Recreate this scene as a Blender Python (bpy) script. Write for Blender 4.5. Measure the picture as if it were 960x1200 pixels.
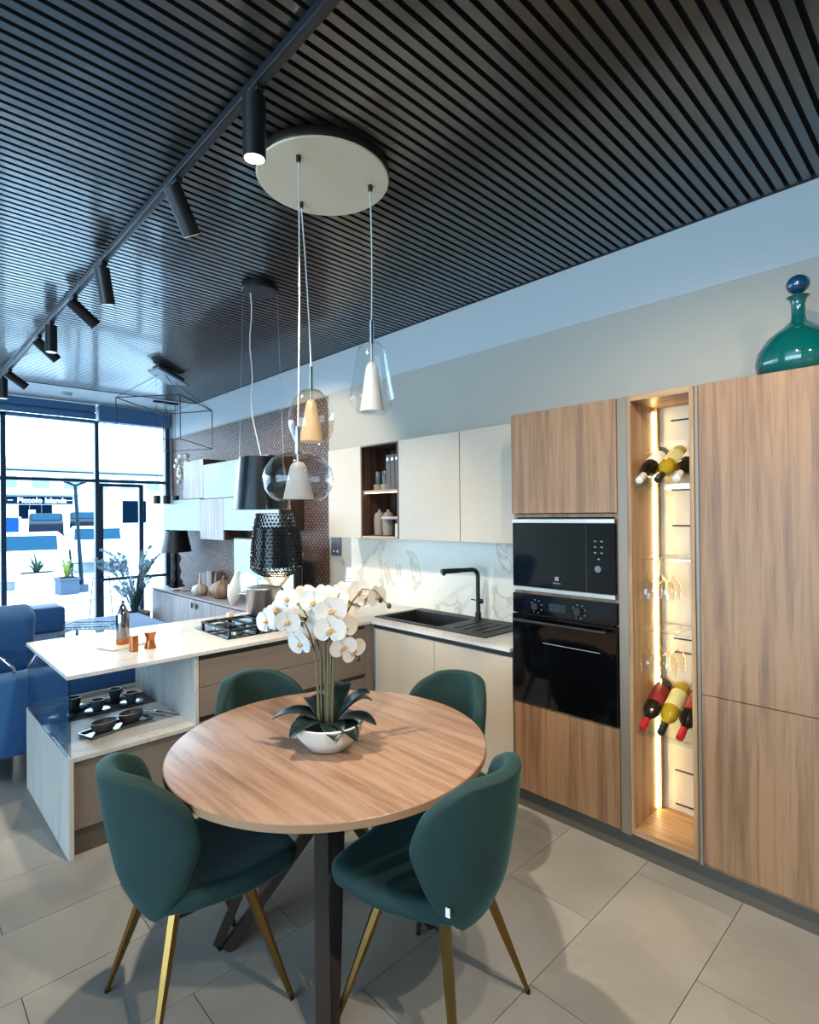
import bpy, bmesh, math, random
from mathutils import Vector, Matrix
random.seed(7)
S = bpy.context.scene
COL = S.collection
for o in list(bpy.data.objects):
    bpy.data.objects.remove(o)
PI = math.pi
def lin(h):
    h = h.lstrip('#'); o = []
    for i in (0, 2, 4):
        c = int(h[i:i+2], 16)/255
        o.append(c/12.92 if c <= .04045 else ((c+.055)/1.055)**2.4)
    return tuple(o)

# ------------------------------------------------------------------ camera
YAW, PITCH, ROLL, FOC, EYE = math.radians(43.882), math.radians(.2785), math.radians(-.5906), 648.73, 1.6
fw = Vector((math.sin(YAW)*math.cos(PITCH), math.cos(YAW)*math.cos(PITCH), math.sin(PITCH)))
r0 = Vector((math.cos(YAW), -math.sin(YAW), 0)); u0 = r0.cross(fw)
rt = math.cos(ROLL)*r0 + math.sin(ROLL)*u0; up = -math.sin(ROLL)*r0 + math.cos(ROLL)*u0
cam_d = bpy.data.cameras.new('camera'); cam = bpy.data.objects.new('camera', cam_d); COL.objects.link(cam)
cam_d.sensor_fit = 'HORIZONTAL'; cam_d.sensor_width = 36; cam_d.lens = FOC/960*36; cam_d.clip_start = .02; cam_d.clip_end = 400
M3 = Matrix((rt, up, -fw)).transposed().to_4x4(); M3.translation = (0, 0, EYE); cam.matrix_world = M3
S.camera = cam
# ------------------------------------------------------------------ world, daylight, exposure
vs = S.view_settings; vs.view_transform = 'Standard'; vs.look = 'None'; vs.gamma = 1; vs.exposure = 0.05
try: vs.use_curve_mapping = False
except Exception: pass
W = bpy.data.worlds.new('overcast_sky'); S.world = W; W.use_nodes = True
wn = W.node_tree.nodes; wl = W.node_tree.links; wn.clear()
wo = wn.new('ShaderNodeOutputWorld'); wb = wn.new('ShaderNodeBackground'); wl.new(wb.outputs[0], wo.inputs[0])
wb.inputs[0].default_value = (.56, .79, 1, 1); wb.inputs[1].default_value = 12.0
S.cycles.max_bounces = 8; S.cycles.transparent_max_bounces = 24; S.cycles.use_denoising = True
S.cycles.sample_clamp_indirect = 6; S.cycles.caustics_reflective = False; S.cycles.caustics_refractive = False
def portal(name, loc, rot, sx, sy):
    d = bpy.data.lights.new(name, 'AREA'); d.shape = 'RECTANGLE'; d.size = sx; d.size_y = sy; d.cycles.is_portal = True
    o = bpy.data.objects.new(name, d); COL.objects.link(o); o.location = loc; o.rotation_euler = rot
portal('window_portal', (-1.2, 8.35, 1.55), (-PI/2, 0, 0), 8.6, 3.1)
portal('side_window_portal', (-5.6, 1.1, 1.5), (0, -PI/2, 0), 2.8, 6.4)

# ------------------------------------------------------------------ helpers
def tag(o, label=None, cat=None, group=None, kind=None):
    if label: o['label'] = label
    if cat: o['category'] = cat
    if group: o['group'] = group
    if kind: o['kind'] = kind
    return o
def thing(name, label, cat, loc=(0, 0, 0), rz=0, group=None):
    o = bpy.data.objects.new(name, None); COL.objects.link(o); o.location = loc; o.rotation_euler = (0, 0, rz); o.empty_display_size = .05
    return tag(o, label, cat, group)
def root_of(o):
    while o.parent: o = o.parent
    return o
def obj(name, bm, m, parent=None, world=False, smooth=None, label=None, kind=None, recalc=True):
    """link bm as one mesh; world=True: the bmesh is in world axes and the (unrotated) root location is taken off"""
    if recalc: bmesh.ops.recalc_face_normals(bm, faces=bm.faces)
    if world and parent is not None:
        bmesh.ops.translate(bm, verts=bm.verts, vec=-Vector(root_of(parent).location))
    me = bpy.data.meshes.new(name); bm.to_mesh(me); bm.free()
    me.materials.append(m)
    if smooth is not None:
        me.polygons.foreach_set('use_smooth', [True]*len(me.polygons))
        if smooth < 170:
            me.set_sharp_from_angle(angle=math.radians(smooth))
    o = bpy.data.objects.new(name, me); COL.objects.link(o)
    if parent is not None: o.parent = parent
    if label: o['label'] = label
    if kind: o['kind'] = kind
    return o
def single(name, bm, m, label, cat, loc, group=None, **k):
    bmesh.ops.translate(bm, verts=bm.verts, vec=-Vector(loc))
    o = obj(name, bm, m, **k); o.location = loc
    return tag(o, label, cat, group)
def struct(name, bm, m, parent=None, **k):
    o = obj(name, bm, m, parent, **k)
    if parent is None: o['kind'] = 'structure'
    return o
def copy_tree(o, parent=None):
    c = o.copy(); COL.objects.link(c)
    if parent is not None: c.parent = parent
    for ch in list(o.children): copy_tree(ch, c)
    return c
def NB(): return bmesh.new()
def box(bm, x0, x1, y0, y1, z0, z1, bev=0, seg=1):
    x0, x1 = min(x0, x1), max(x0, x1); y0, y1 = min(y0, y1), max(y0, y1); z0, z1 = min(z0, z1), max(z0, z1)
    g = bmesh.ops.create_cube(bm, size=1)
    for v in g['verts']:
        v.co = Vector(((x0+x1)/2+v.co.x*(x1-x0), (y0+y1)/2+v.co.y*(y1-y0), (z0+z1)/2+v.co.z*(z1-z0)))
    if bev:
        e = list({e for v in g['verts'] for e in v.link_edges})
        bmesh.ops.bevel(bm, geom=e, offset=bev, segments=seg, profile=.5, affect='EDGES')
    return bm
def B(*a, **k): return box(NB(), *a, **k)
def ring(bm, c, r, ax, n, ph=0, sx=1, sy=1):
    ax = Vector(ax).normalized(); t = Vector((0, 0, 1)) if abs(ax.z) < .95 else Vector((1, 0, 0))
    a = ax.cross(t).normalized(); b = ax.cross(a).normalized()
    return [bm.verts.new(Vector(c)+a*(r*sx*math.cos(ph+2*PI*i/n))+b*(r*sy*math.sin(ph+2*PI*i/n))) for i in range(n)]
def skin(bm, R, closed=False, cap=True):
    n = len(R[0])
    for k in range(len(R)-1):
        for i in range(n):
            j = (i+1) % n
            try: bm.faces.new((R[k][i], R[k][j], R[k+1][j], R[k+1][i]))
            except ValueError: pass
    if cap:
        for q in (R[0][::-1], R[-1]):
            try: bm.faces.new(q)
            except ValueError: pass
def cyl(bm, p0, p1, ra, rb=None, n=16, ph=0, sx=1, sy=1):
    rb = ra if rb is None else rb; ax = Vector(p1)-Vector(p0)
    skin(bm, [ring(bm, p0, ra, ax, n, ph, sx, sy), ring(bm, p1, rb, ax, n, ph, sx, sy)]); return bm
def tube(bm, pts, r, n=8, rend=None):
    pts = [Vector(p) for p in pts]; R = []
    for k, p in enumerate(pts):
        d = (pts[min(k+1, len(pts)-1)]-pts[max(k-1, 0)]); rr = r if rend is None else r+(rend-r)*k/(len(pts)-1)
        R.append(ring(bm, p, rr, d, n))
    for k in range(1, len(R)):     # keep rings aligned
        best = min(range(n), key=lambda s: sum((R[k][(i+s) % n].co-R[k-1][i].co).length for i in range(n)))
        R[k] = R[k][best:]+R[k][:best]
    skin(bm, R); return bm
def lathe(bm, prof, n=24, c=(0, 0, 0), open_=False, lobes=0, amp=0):
    c = Vector(c); R = []
    for r, z in prof:
        R.append([bm.verts.new(c+Vector((r*(1+amp*math.cos(lobes*2*PI*i/n))*math.cos(2*PI*i/n), r*(1+amp*math.cos(lobes*2*PI*i/n))*math.sin(2*PI*i/n), z))) for i in range(n)])
    skin(bm, R, cap=not open_); return bm
def L(prof, n=24, c=(0, 0, 0), **k): return lathe(NB(), prof, n, c, **k)
def sph(bm, c, r, n=12, sc=(1, 1, 1)):
    g = bmesh.ops.create_uvsphere(bm, u_segments=n, v_segments=max(6, n*2//3), radius=r)
    for v in g['verts']: v.co = Vector((v.co.x*sc[0], v.co.y*sc[1], v.co.z*sc[2]))+Vector(c)
    return bm
def prism(bm, pts, y0, y1, axis='y'):
    """polygon pts (a, z) extruded from y0 to y1"""
    f = (lambda a, z, t: (a, t, z)) if axis == 'y' else ((lambda a, z, t: (t, a, z)) if axis == 'x' else (lambda a, z, t: (a, z, t)))
    A = [bm.verts.new(f(a, z, y0)) for a, z in pts]; C = [bm.verts.new(f(a, z, y1)) for a, z in pts]
    n = len(pts)
    for i in range(n): bm.faces.new((A[i], A[(i+1) % n], C[(i+1) % n], C[i]))
    bm.faces.new(A[::-1]); bm.faces.new(C); return bm
def slab(bm, xs, ys, keep, z0, z1):
    """flat slab over the kept grid cells, no inner walls"""
    V = {}
    def v(i, j, z):
        if (i, j, z) not in V: V[(i, j, z)] = bm.verts.new((xs[i], ys[j], z))
        return V[(i, j, z)]
    K = {(i, j) for i in range(len(xs)-1) for j in range(len(ys)-1) if keep((xs[i]+xs[i+1])/2, (ys[j]+ys[j+1])/2)}
    for i, j in K:
        bm.faces.new((v(i, j, z1), v(i+1, j, z1), v(i+1, j+1, z1), v(i, j+1, z1)))
        bm.faces.new((v(i, j, z0), v(i, j+1, z0), v(i+1, j+1, z0), v(i+1, j, z0)))
        for (di, dj), (a, b) in (((-1, 0), ((i, j+1), (i, j))), ((1, 0), ((i+1, j), (i+1, j+1))), ((0, -1), ((i, j), (i+1, j))), ((0, 1), ((i+1, j+1), (i, j+1)))):
            if (i+di, j+dj) not in K:
                bm.faces.new((v(*a, z0), v(*b, z0), v(*b, z1), v(*a, z1)))
    return bm

# ------------------------------------------------------------------ materials
def base(name):
    m = bpy.data.materials.new(name); m.use_nodes = True
    return m, m.node_tree.nodes, m.node_tree.links, m.node_tree.nodes['Principled BSDF']
def pm(name, col, rough=.5, metal=0, spec=None, coat=0, sheen=0, emit=None, es=0, noise=0, nscale=8, bump=0, bscale=60, trans=0, ior=None):
    m, n, l, b = base(name); c = lin(col) if isinstance(col, str) else col
    b.inputs['Base Color'].default_value = (*c, 1); b.inputs['Roughness'].default_value = rough; b.inputs['Metallic'].default_value = metal
    if spec is not None: b.inputs['Specular IOR Level'].default_value = spec
    if coat: b.inputs['Coat Weight'].default_value = coat; b.inputs['Coat Roughness'].default_value = .08
    if sheen: b.inputs['Sheen Weight'].default_value = sheen; b.inputs['Sheen Roughness'].default_value = .35
    if trans: b.inputs['Transmission Weight'].default_value = trans
    if ior: b.inputs['IOR'].default_value = ior
    if emit: b.inputs['Emission Color'].default_value = (*(lin(emit) if isinstance(emit, str) else emit), 1); b.inputs['Emission Strength'].default_value = es
    if noise or bump:
        tc = n.new('ShaderNodeTexCoord')
    if noise:
        nz = n.new('ShaderNodeTexNoise'); nz.inputs['Scale'].default_value = nscale; nz.inputs['Detail'].default_value = 6
        l.new(tc.outputs['Object'], nz.inputs['Vector'])
        rp = n.new('ShaderNodeValToRGB'); rp.color_ramp.elements[0].position = .3; rp.color_ramp.elements[1].position = .7
        rp.color_ramp.elements[0].color = (*[x*(1-noise) for x in c], 1); rp.color_ramp.elements[1].color = (*[min(1, x*(1+noise)) for x in c], 1)
        l.new(nz.outputs['Fac'], rp.inputs[0]); l.new(rp.outputs[0], b.inputs['Base Color'])
    if bump:
        nb = n.new('ShaderNodeTexNoise'); nb.inputs['Scale'].default_value = bscale; nb.inputs['Detail'].default_value = 4
        l.new(tc.outputs['Object'], nb.inputs['Vector'])
        bp = n.new('ShaderNodeBump'); bp.inputs['Strength'].default_value = bump; bp.inputs['Distance'].default_value = .01
        l.new(nb.outputs['Fac'], bp.inputs['Height']); l.new(bp.outputs[0], b.inputs['Normal'])
    return m
def wood(name, dark, mid, light, axis='z', s=1.0, rough=.45):
    m, n, l, b = base(name); tc = n.new('ShaderNodeTexCoord')
    def ns(sc, det, dist, rg=.6):
        mp = n.new('ShaderNodeMapping'); l.new(tc.outputs['Object'], mp.inputs['Vector'])
        a, c = sc; mp.inputs['Scale'].default_value = {'z': (a, a, c), 'x': (c, a, a), 'y': (a, c, a)}[axis]
        t = n.new('ShaderNodeTexNoise'); t.inputs['Scale'].default_value = 1; t.inputs['Detail'].default_value = det; t.inputs['Roughness'].default_value = rg; t.inputs['Distortion'].default_value = dist
        l.new(mp.outputs[0], t.inputs['Vector']); return t
    a = ns((16*s, .8*s), 7, .55); f = ns((95*s, 2.5*s), 4, .2, .7); k = ns((4.5*s, .7*s), 4, .4)
    ad = n.new('ShaderNodeMath'); ad.operation = 'MULTIPLY_ADD'; l.new(f.outputs['Fac'], ad.inputs[0]); ad.inputs[1].default_value = .45; l.new(a.outputs['Fac'], ad.inputs[2])
    a2 = n.new('ShaderNodeMath'); a2.operation = 'MULTIPLY_ADD'; l.new(k.outputs['Fac'], a2.inputs[0]); a2.inputs[1].default_value = .35; l.new(ad.outputs[0], a2.inputs[2])
    rp = n.new('ShaderNodeValToRGB'); e = rp.color_ramp.elements
    e[0].position = .70; e[0].color = (*lin(dark), 1); e[1].position = 1.06; e[1].color = (*lin(light), 1)
    q = e.new(.86); q.color = (*lin(mid), 1)
    l.new(a2.outputs[0], rp.inputs[0]); l.new(rp.outputs[0], b.inputs['Base Color']); b.inputs['Roughness'].default_value = rough
    bp = n.new('ShaderNodeBump'); bp.inputs['Strength'].default_value = .12; bp.inputs['Distance'].default_value = .004
    l.new(ad.outputs[0], bp.inputs['Height']); l.new(bp.outputs[0], b.inputs['Normal'])
    return m
def stone(name, base_c, vein, scale=1.5, width=.06, mottled=.12, rough=.4, stretch=(1, 1, 1)):
    m, n, l, b = base(name); tc = n.new('ShaderNodeTexCoord'); mp = n.new('ShaderNodeMapping'); mp.inputs['Scale'].default_value = stretch
    l.new(tc.outputs['Object'], mp.inputs['Vector'])
    t = n.new('ShaderNodeTexNoise'); t.inputs['Scale'].default_value = scale; t.inputs['Detail'].default_value = 9; t.inputs['Roughness'].default_value = .58; t.inputs['Distortion'].default_value = 1.1
    l.new(mp.outputs[0], t.inputs['Vector'])
    s = n.new('ShaderNodeMath'); s.operation = 'SUBTRACT'; l.new(t.outputs['Fac'], s.inputs[0]); s.inputs[1].default_value = .5
    a = n.new('ShaderNodeMath'); a.operation = 'ABSOLUTE'; l.new(s.outputs[0], a.inputs[0])
    rp = n.new('ShaderNodeValToRGB'); e = rp.color_ramp.elements
    e[0].position = 0; e[0].color = (*lin(vein), 1); e[1].position = width; e[1].color = (*lin(base_c), 1)
    l.new(a.outputs[0], rp.inputs[0])
    t2 = n.new('ShaderNodeTexNoise'); t2.inputs['Scale'].default_value = scale*2.2; t2.inputs['Detail'].default_value = 8; l.new(mp.outputs[0], t2.inputs['Vector'])
    r2 = n.new('ShaderNodeValToRGB'); r2.color_ramp.elements[0].position = .35; r2.color_ramp.elements[1].position = .65
    r2.color_ramp.elements[0].color = (1-mottled*2, 1-mottled*2, 1-mottled*1.8, 1); r2.color_ramp.elements[1].color = (1, 1, 1, 1)
    l.new(t2.outputs['Fac'], r2.inputs[0])
    mx = n.new('ShaderNodeMix'); mx.data_type = 'RGBA'; mx.blend_type = 'MULTIPLY'; mx.inputs[0].default_value = 1
    l.new(rp.outputs[0], mx.inputs[6]); l.new(r2.outputs[0], mx.inputs[7]); l.new(mx.outputs[2], b.inputs['Base Color']); b.inputs['Roughness'].default_value = rough
    return m
def glass(name, tint=(1, 1, 1), rough=0, fmin=.04, fmax=1.0, ior=1.45, refl=(1, 1, 1), power=4.0):
    m, n, l, b = base(name); n.remove(b); out = n['Material Output']
    tr = n.new('ShaderNodeBsdfTransparent'); tr.inputs[0].default_value = (*tint, 1)
    gl = n.new('ShaderNodeBsdfGlossy'); gl.inputs['Roughness'].default_value = rough; gl.inputs['Color'].default_value = (*refl, 1)
    fr = n.new('ShaderNodeLayerWeight'); fr.inputs['Blend'].default_value = .5
    pw = n.new('ShaderNodeMath'); pw.operation = 'POWER'; pw.inputs[1].default_value = power; l.new(fr.outputs['Facing'], pw.inputs[0])
    mr = n.new('ShaderNodeMapRange'); mr.inputs['To Min'].default_value = fmin; mr.inputs['To Max'].default_value = fmax; l.new(pw.outputs[0], mr.inputs['Value'])
    mx = n.new('ShaderNodeMixShader'); l.new(mr.outputs[0], mx.inputs[0]); l.new(tr.outputs[0], mx.inputs[1]); l.new(gl.outputs[0], mx.inputs[2]); l.new(mx.outputs[0], out.inputs[0])
    return m
def emis(name, col, st):
    m, n, l, b = base(name); b.inputs['Base Color'].default_value = (*col, 1); b.inputs['Emission Color'].default_value = (*col, 1); b.inputs['Emission Strength'].default_value = st
    return m
M = {}
M['oak'] = wood('oak_laminate', '#70523B', '#886547', '#9A7554', 'z', 1.5)
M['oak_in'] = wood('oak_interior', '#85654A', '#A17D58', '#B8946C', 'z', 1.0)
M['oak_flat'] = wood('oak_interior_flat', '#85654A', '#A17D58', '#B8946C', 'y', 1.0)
M['table'] = wood('oak_tabletop', '#7F634E', '#967660', '#A98A73', 'y', 2.0, .33)
M['edge'] = pm('oak_edge', '#A07C5E', .4)
M['walnut'] = wood('walnut_dark', '#2B1E19', '#3D2B24', '#57402F', 'z', 1.2)
M['pinkwood'] = wood('pale_pink_wood', '#75686A', '#8A7D7C', '#9C8F8B', 'z', 1.4)
M['pinkflat'] = wood('pale_pink_wood_flat', '#75686A', '#8A7D7C', '#9C8F8B', 'y', 1.4)
M['greige'] = pm('greige_lacquer', '#B7AA98', .45, noise=.03, nscale=40)
M['taupe'] = pm('taupe_lacquer', '#776B60', .5, noise=.03, nscale=40)
M['plinth'] = pm('taupe_plinth', '#554C42', .5)
M['profile'] = pm('taupe_metal_profile', '#857A6C', .4, .3)
M['groove'] = pm('dark_groove', '#2A2724', .6)
M['marble'] = stone('white_marble', '#D6D2C4', '#BCB09F', 1.5, .022, .03, .25)
M['worktop'] = stone('pale_stone_worktop', '#C9C7C2', '#BCBAB5', 3.2, .03, .05, .38)
M['panel'] = stone('pale_stone_panel', '#BDB9B1', '#A9A6A0', 1.6, .025, .06, .5, (2.2, 2.2, .5))
M['wall'] = pm('greige_wall_paint', '#AAA59A', .9, bump=.04, bscale=120)
M['white'] = pm('white_wall_paint', '#B4B8BA', .9)
M['slat'] = pm('black_slat_laminate', '#26241F', .32, spec=1.0, coat=.6)
M['backing'] = pm('black_felt_backing', '#050505', .95)
M['blackmetal'] = pm('black_powder_metal', '#15161A', .45)
M['track'] = pm('black_track_metal', '#2A2D31', .35, .3)
M['tile'] = stone('grey_porcelain_tile', '#A8A49B', '#9E9A91', .9, .08, .07, .5)
M['grout'] = pm('grey_grout', '#7E7A72', .9)
M['frame'] = pm('dark_window_frame', '#1E3146', .45)
M['header'] = pm('blue_grey_blind_box', '#3F6488', .6)
M['pane'] = glass('window_glass', (.97, .99, 1), 0, .0, .6)
M['clear'] = glass('clear_glass', (.95, .96, .96), 0, .02, 1.0, 1.5)
M['crystal'] = glass('crystal_stemware', (.97, .97, .95), 0, .05, 1.0, 1.5, power=2.0)
M['amber'] = glass('smoky_amber_glass', (.90, .83, .73), 0, .04, 1.0, 1.5)
M['smoke'] = glass('smoked_glass', (.82, .83, .83), 0, .04, 1.0, 1.5)
M['displayglass'] = glass('display_glass', (.62, .66, .70), 0, .05, 1.0, 1.5)
M['acrylic'] = glass('clear_acrylic', (.9, .92, .9), .05, .06, 1.0, 1.5)
def frosted(name, col, clear):
    m = pm(name, col, .35, bump=.5, bscale=45); n = m.node_tree.nodes; l = m.node_tree.links
    tr = n.new('ShaderNodeBsdfTransparent'); tl_ = n.new('ShaderNodeBsdfTranslucent'); tl_.inputs[0].default_value = (*lin(col), 1)
    a = n.new('ShaderNodeMixShader'); a.inputs[0].default_value = .4; b_ = n.new('ShaderNodeMixShader'); b_.inputs[0].default_value = clear
    l.new(n['Principled BSDF'].outputs[0], a.inputs[1]); l.new(tl_.outputs[0], a.inputs[2]); l.new(a.outputs[0], b_.inputs[1]); l.new(tr.outputs[0], b_.inputs[2]); l.new(b_.outputs[0], n['Material Output'].inputs[0])
    return m
M['frost'] = frosted('frosted_glass', '#CDD0D2', .35)
M['frostamber'] = frosted('frosted_amber_glass', '#D2C6B4', .35)
M['velvet'] = pm('green_velvet', '#082C2A', .8, sheen=.2, noise=.2, nscale=5); M['velvet'].node_tree.nodes['Principled BSDF'].inputs['Sheen Tint'].default_value = (.25, .75, .75, 1)
M['gold'] = pm('brushed_brass', '#86693A', .34, 1)
M['bronze'] = pm('dark_bronze_metal', '#3B312B', .38, .6)
M['chrome'] = pm('chrome', '#C8CCD0', .15, 1)
M['steel'] = pm('brushed_steel', '#C9C4BC', .36, 1)
M['black'] = pm('matt_black', '#0B0B0C', .45)
M['composite'] = pm('black_composite', '#17181A', .5, bump=.05, bscale=400)
M['blackglass'] = pm('black_glass', '#050507', .06, spec=.5, coat=.3)
M['cream'] = pm('cream_lacquer', '#CFC3AE', .5)
M['creamdisc'] = pm('cream_canopy_paint', '#DDD0B6', .6)
M['bowl'] = pm('white_ceramic', '#D9D4CA', .45)
M['petal'] = pm('white_petal', '#DDD8D0', .65, sheen=.1, noise=.04, nscale=60)
M['lip'] = pm('yellow_lip', '#C79A4A', .6)
M['leaf'] = pm('dark_green_leaf', '#0A1F1C', .38, noise=.2, nscale=12)
M['stem'] = pm('olive_stem', '#6A6244', .6)
M['bud'] = pm('dark_bud', '#2A3524', .5)
M['soil'] = pm('dark_moss', '#2C2B22', .9)
M['vase'] = pm('teal_glass', '#04524F', .06, coat=.5, spec=.6)
M['vasestop'] = pm('navy_teal_glass', '#0B3B55', .06, coat=.5, spec=.6)
M['sofa'] = pm('blue_sofa_fabric', '#23578A', .85, sheen=.3, noise=.1, nscale=30, bump=.15, bscale=250)
M['copper'] = pm('copper_metal', '#B9734A', .3, 1)
M['mirrorsteel'] = pm('polished_steel', '#9DA0A4', .08, 1)
M['greycup'] = pm('charcoal_ceramic', '#4A4744', .35)
M['slate'] = pm('slate_mat', '#3A3D41', .8)
M['tray'] = pm('glazed_tray', '#5A6A6C', .12, .4)
M['paper'] = pm('white_card', '#E6E6E2', .7)
M['print'] = pm('grey_print', '#8D9093', .7)
M['switch'] = pm('dark_switch_plate', '#3B3F46', .4)
M['led'] = emis('warm_led', (1, .75, .34), 24)
M['ledshelf'] = emis('warm_shelf_led', (1, .70, .42), 9)
M['lens'] = emis('lit_spot_lens', (1, .93, .82), 22)
M['lensoff'] = emis('spot_lens', (1, .95, .86), .35)
M['winedark'] = pm('dark_wine_glass', '#12100E', .1, coat=.5)
M['winewhite'] = pm('yellow_wine_glass', '#A98C1E', .08, coat=.5)
M['labelw'] = pm('white_label', '#E8E2D2', .6)
M['labely'] = pm('yellow_label', '#DAD08A', .6)
M['labelr'] = pm('red_black_label', '#8C1C22', .5)
M['red'] = pm('red_capsule', '#B81C20', .35)
M['whitecap'] = pm('white_capsule', '#DCD8CE', .4)
M['darkcap'] = pm('dark_green_capsule', '#16211B', .4)
M['bluefront'] = pm('pale_blue_lacquer', '#8D9AA2', .45)
M['concrete'] = pm('grey_concrete', '#8A8378', .8, noise=.1, nscale=30)
M['greyvase'] = pm('grey_stoneware', '#77706A', .6, noise=.06, nscale=30)
M['filegrey'] = pm('grey_file_board', '#5B5552', .7)
M['brown'] = pm('brown_ceramic', '#8A6A55', .5)
M['ivory'] = pm('ivory_ceramic', '#C9BEA8', .5)
M['lattice'] = pm('black_lattice_plastic', '#1A1E26', .25)
M['glow'] = emis('warm_lamp_glow', (1, .86, .62), 5)
M['tealshade'] = pm('dark_teal_shade', '#061318', .25, coat=.3)
M['shadein'] = pm('shade_lining', '#25343A', .6)
M['screen'] = emis('lit_screen', (.30, .55, .68), .35)
M['screen2'] = emis('lit_screen_bright', (.55, .78, .88), .5)
M['plume'] = pm('pale_plume', '#A7BAC4', .9)
M['reed'] = pm('dry_reed', '#3A5452', .8)
M['rope'] = pm('white_cable', '#D8D8D5', .5)
M['silverwire'] = pm('steel_cable', '#B8BABC', .3, .8)

# ================================================================== SETTING
XR, YW, ZC, XL = 3.1, 8.2, 3.12, -5.5
floor = struct('floor', B(XL, XR, -2.6, YW+.25, -.06, -.006), M['grout'])
tl, tw = .835, .387
def tile_mesh(x0, x1):
    bm = B(x0, x1, 0, tw-.003, -.006, 0); me = bpy.data.meshes.new('tile'); 
    bmesh.ops.recalc_face_normals(bm, faces=bm.faces); bm.to_mesh(me); bm.free(); me.materials.append(M['tile']); return me
full_tile = tile_mesh(0, tl-.003)
row0 = -8
for r in range(row0, 19):
    y = 1.864 + r*tw
    if y < -2.6 or y+tw > YW+.2: continue
    xs = .342 + (0 if r % 2 == 0 else tl/2)
    k = math.floor((XL-xs)/tl)
    while xs+k*tl < XR:
        a = xs+k*tl; b_ = min(a+tl-.003, XR); a2 = max(a, XL)
        if b_-a2 > .03:
            me = full_tile if (b_-a2 > tl-.004) else tile_mesh(a2-a, b_-a)
            o = bpy.data.objects.new('tile', me); COL.objects.link(o); o.parent = floor; o.location = (a, y, 0)
        k += 1
# ceiling: felt backing with slats
ceil = struct('ceiling', B(XL, XR, -2.6, 7.35, ZC+.022, ZC+.08), M['backing'])
sbm = prism(NB(), [(-.016, 0), (.016, 0), (.0145, .022), (-.0145, .022)], XL, XR, 'x')
bmesh.ops.recalc_face_normals(sbm, faces=sbm.faces)
sme = bpy.data.meshes.new('slat'); sbm.to_mesh(sme); sbm.free(); sme.materials.append(M['slat'])
y = 2.03-.0511*90
while y < 7.33:
    if y > -2.58:
        o = bpy.data.objects.new('slat', sme); COL.objects.link(o); o.parent = ceil; o.location = (0, y, ZC)
    y += .0511
struct('trim_1', B(XL, XR, 7.335, 7.352, ZC-.004, ZC+.08), M['blackmetal'])
struct('trim_2', B(XL, XR, 7.352, YW+.25, ZC+.005, ZC+.08), M['white'])
struct('trim_3', B(XR-.012, XR, -2.6, 7.352, ZC-.006, ZC+.022), M['blackmetal'])
wr = struct('wall_right', B(XR, XR+.15, -2.6, YW+.25, -.06, ZC+.08), M['wall'])
struct('paint_band', B(XR-.004, XR, -2.6, YW+.1, 2.757, ZC+.02), M['white'], wr)
# wallpaper: lattice of pale diamonds on brown
m, n, l, b = base('scale_pattern_wallpaper'); tc = n.new('ShaderNodeTexCoord'); mp = n.new('ShaderNodeMapping')
mp.inputs['Rotation'].default_value = (math.radians(45), 0, 0); mp.inputs['Scale'].default_value = (0, 26, 26); l.new(tc.outputs['Object'], mp.inputs['Vector'])
vo = n.new('ShaderNodeTexVoronoi'); vo.inputs['Scale'].default_value = 1; vo.inputs['Randomness'].default_value = .15; vo.distance = 'MANHATTAN'; l.new(mp.outputs[0], vo.inputs['Vector'])
rp = n.new('ShaderNodeValToRGB'); e = rp.color_ramp.elements; e[0].position = .24; e[0].color = (*lin('#9A7D72'), 1); e[1].position = .42; e[1].color = (*lin('#463631'), 1)
l.new(vo.outputs['Distance'], rp.inputs[0]); l.new(rp.outputs[0], b.inputs['Base Color']); b.inputs['Roughness'].default_value = .6
M['wallpaper'] = m
struct('wallpaper', B(XR-.004, XR, 4.322, YW+.1, 0, 2.735), M['wallpaper'], wr)
struct('wall_back', B(XL, XR, -2.75, -2.6, -.06, ZC+.08), M['wall'])
def bars(lst):
    bm = NB()
    for q in lst: box(bm, *q, bev=.004)
    return bm
wlf = NB()
for q in ((-2.6, -2.0, -.06, ZC+.08), (4.2, YW+.25, -.06, ZC+.08), (-2.0, 4.2, 2.95, ZC+.08), (-2.0, 4.2, -.06, .1)): box(wlf, XL-.15, XL, *q)
struct('wall_left', wlf, M['wall'])
w2 = struct('window_2', bars([(XL-.1, XL-.04, -2.0, 4.2, .1, .16), (XL-.1, XL-.04, -2.0, 4.2, 2.89, 2.95)]), M['frame'])
for yy in (-2.0, -.45, 1.07, 2.6, 4.14): struct('mullion', B(XL-.1, XL-.04, yy, yy+.06, .16, 2.89), M['frame'], w2)
for yy in (-1.94, -.39, 1.13, 2.66): struct('pane', B(XL-.075, XL-.069, yy, yy+1.48, .16, 2.89), M['pane'], w2)

struct('wall_front', B(3.06, XR, YW, YW+.25, -.06, ZC+.08), M['white'])
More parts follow.
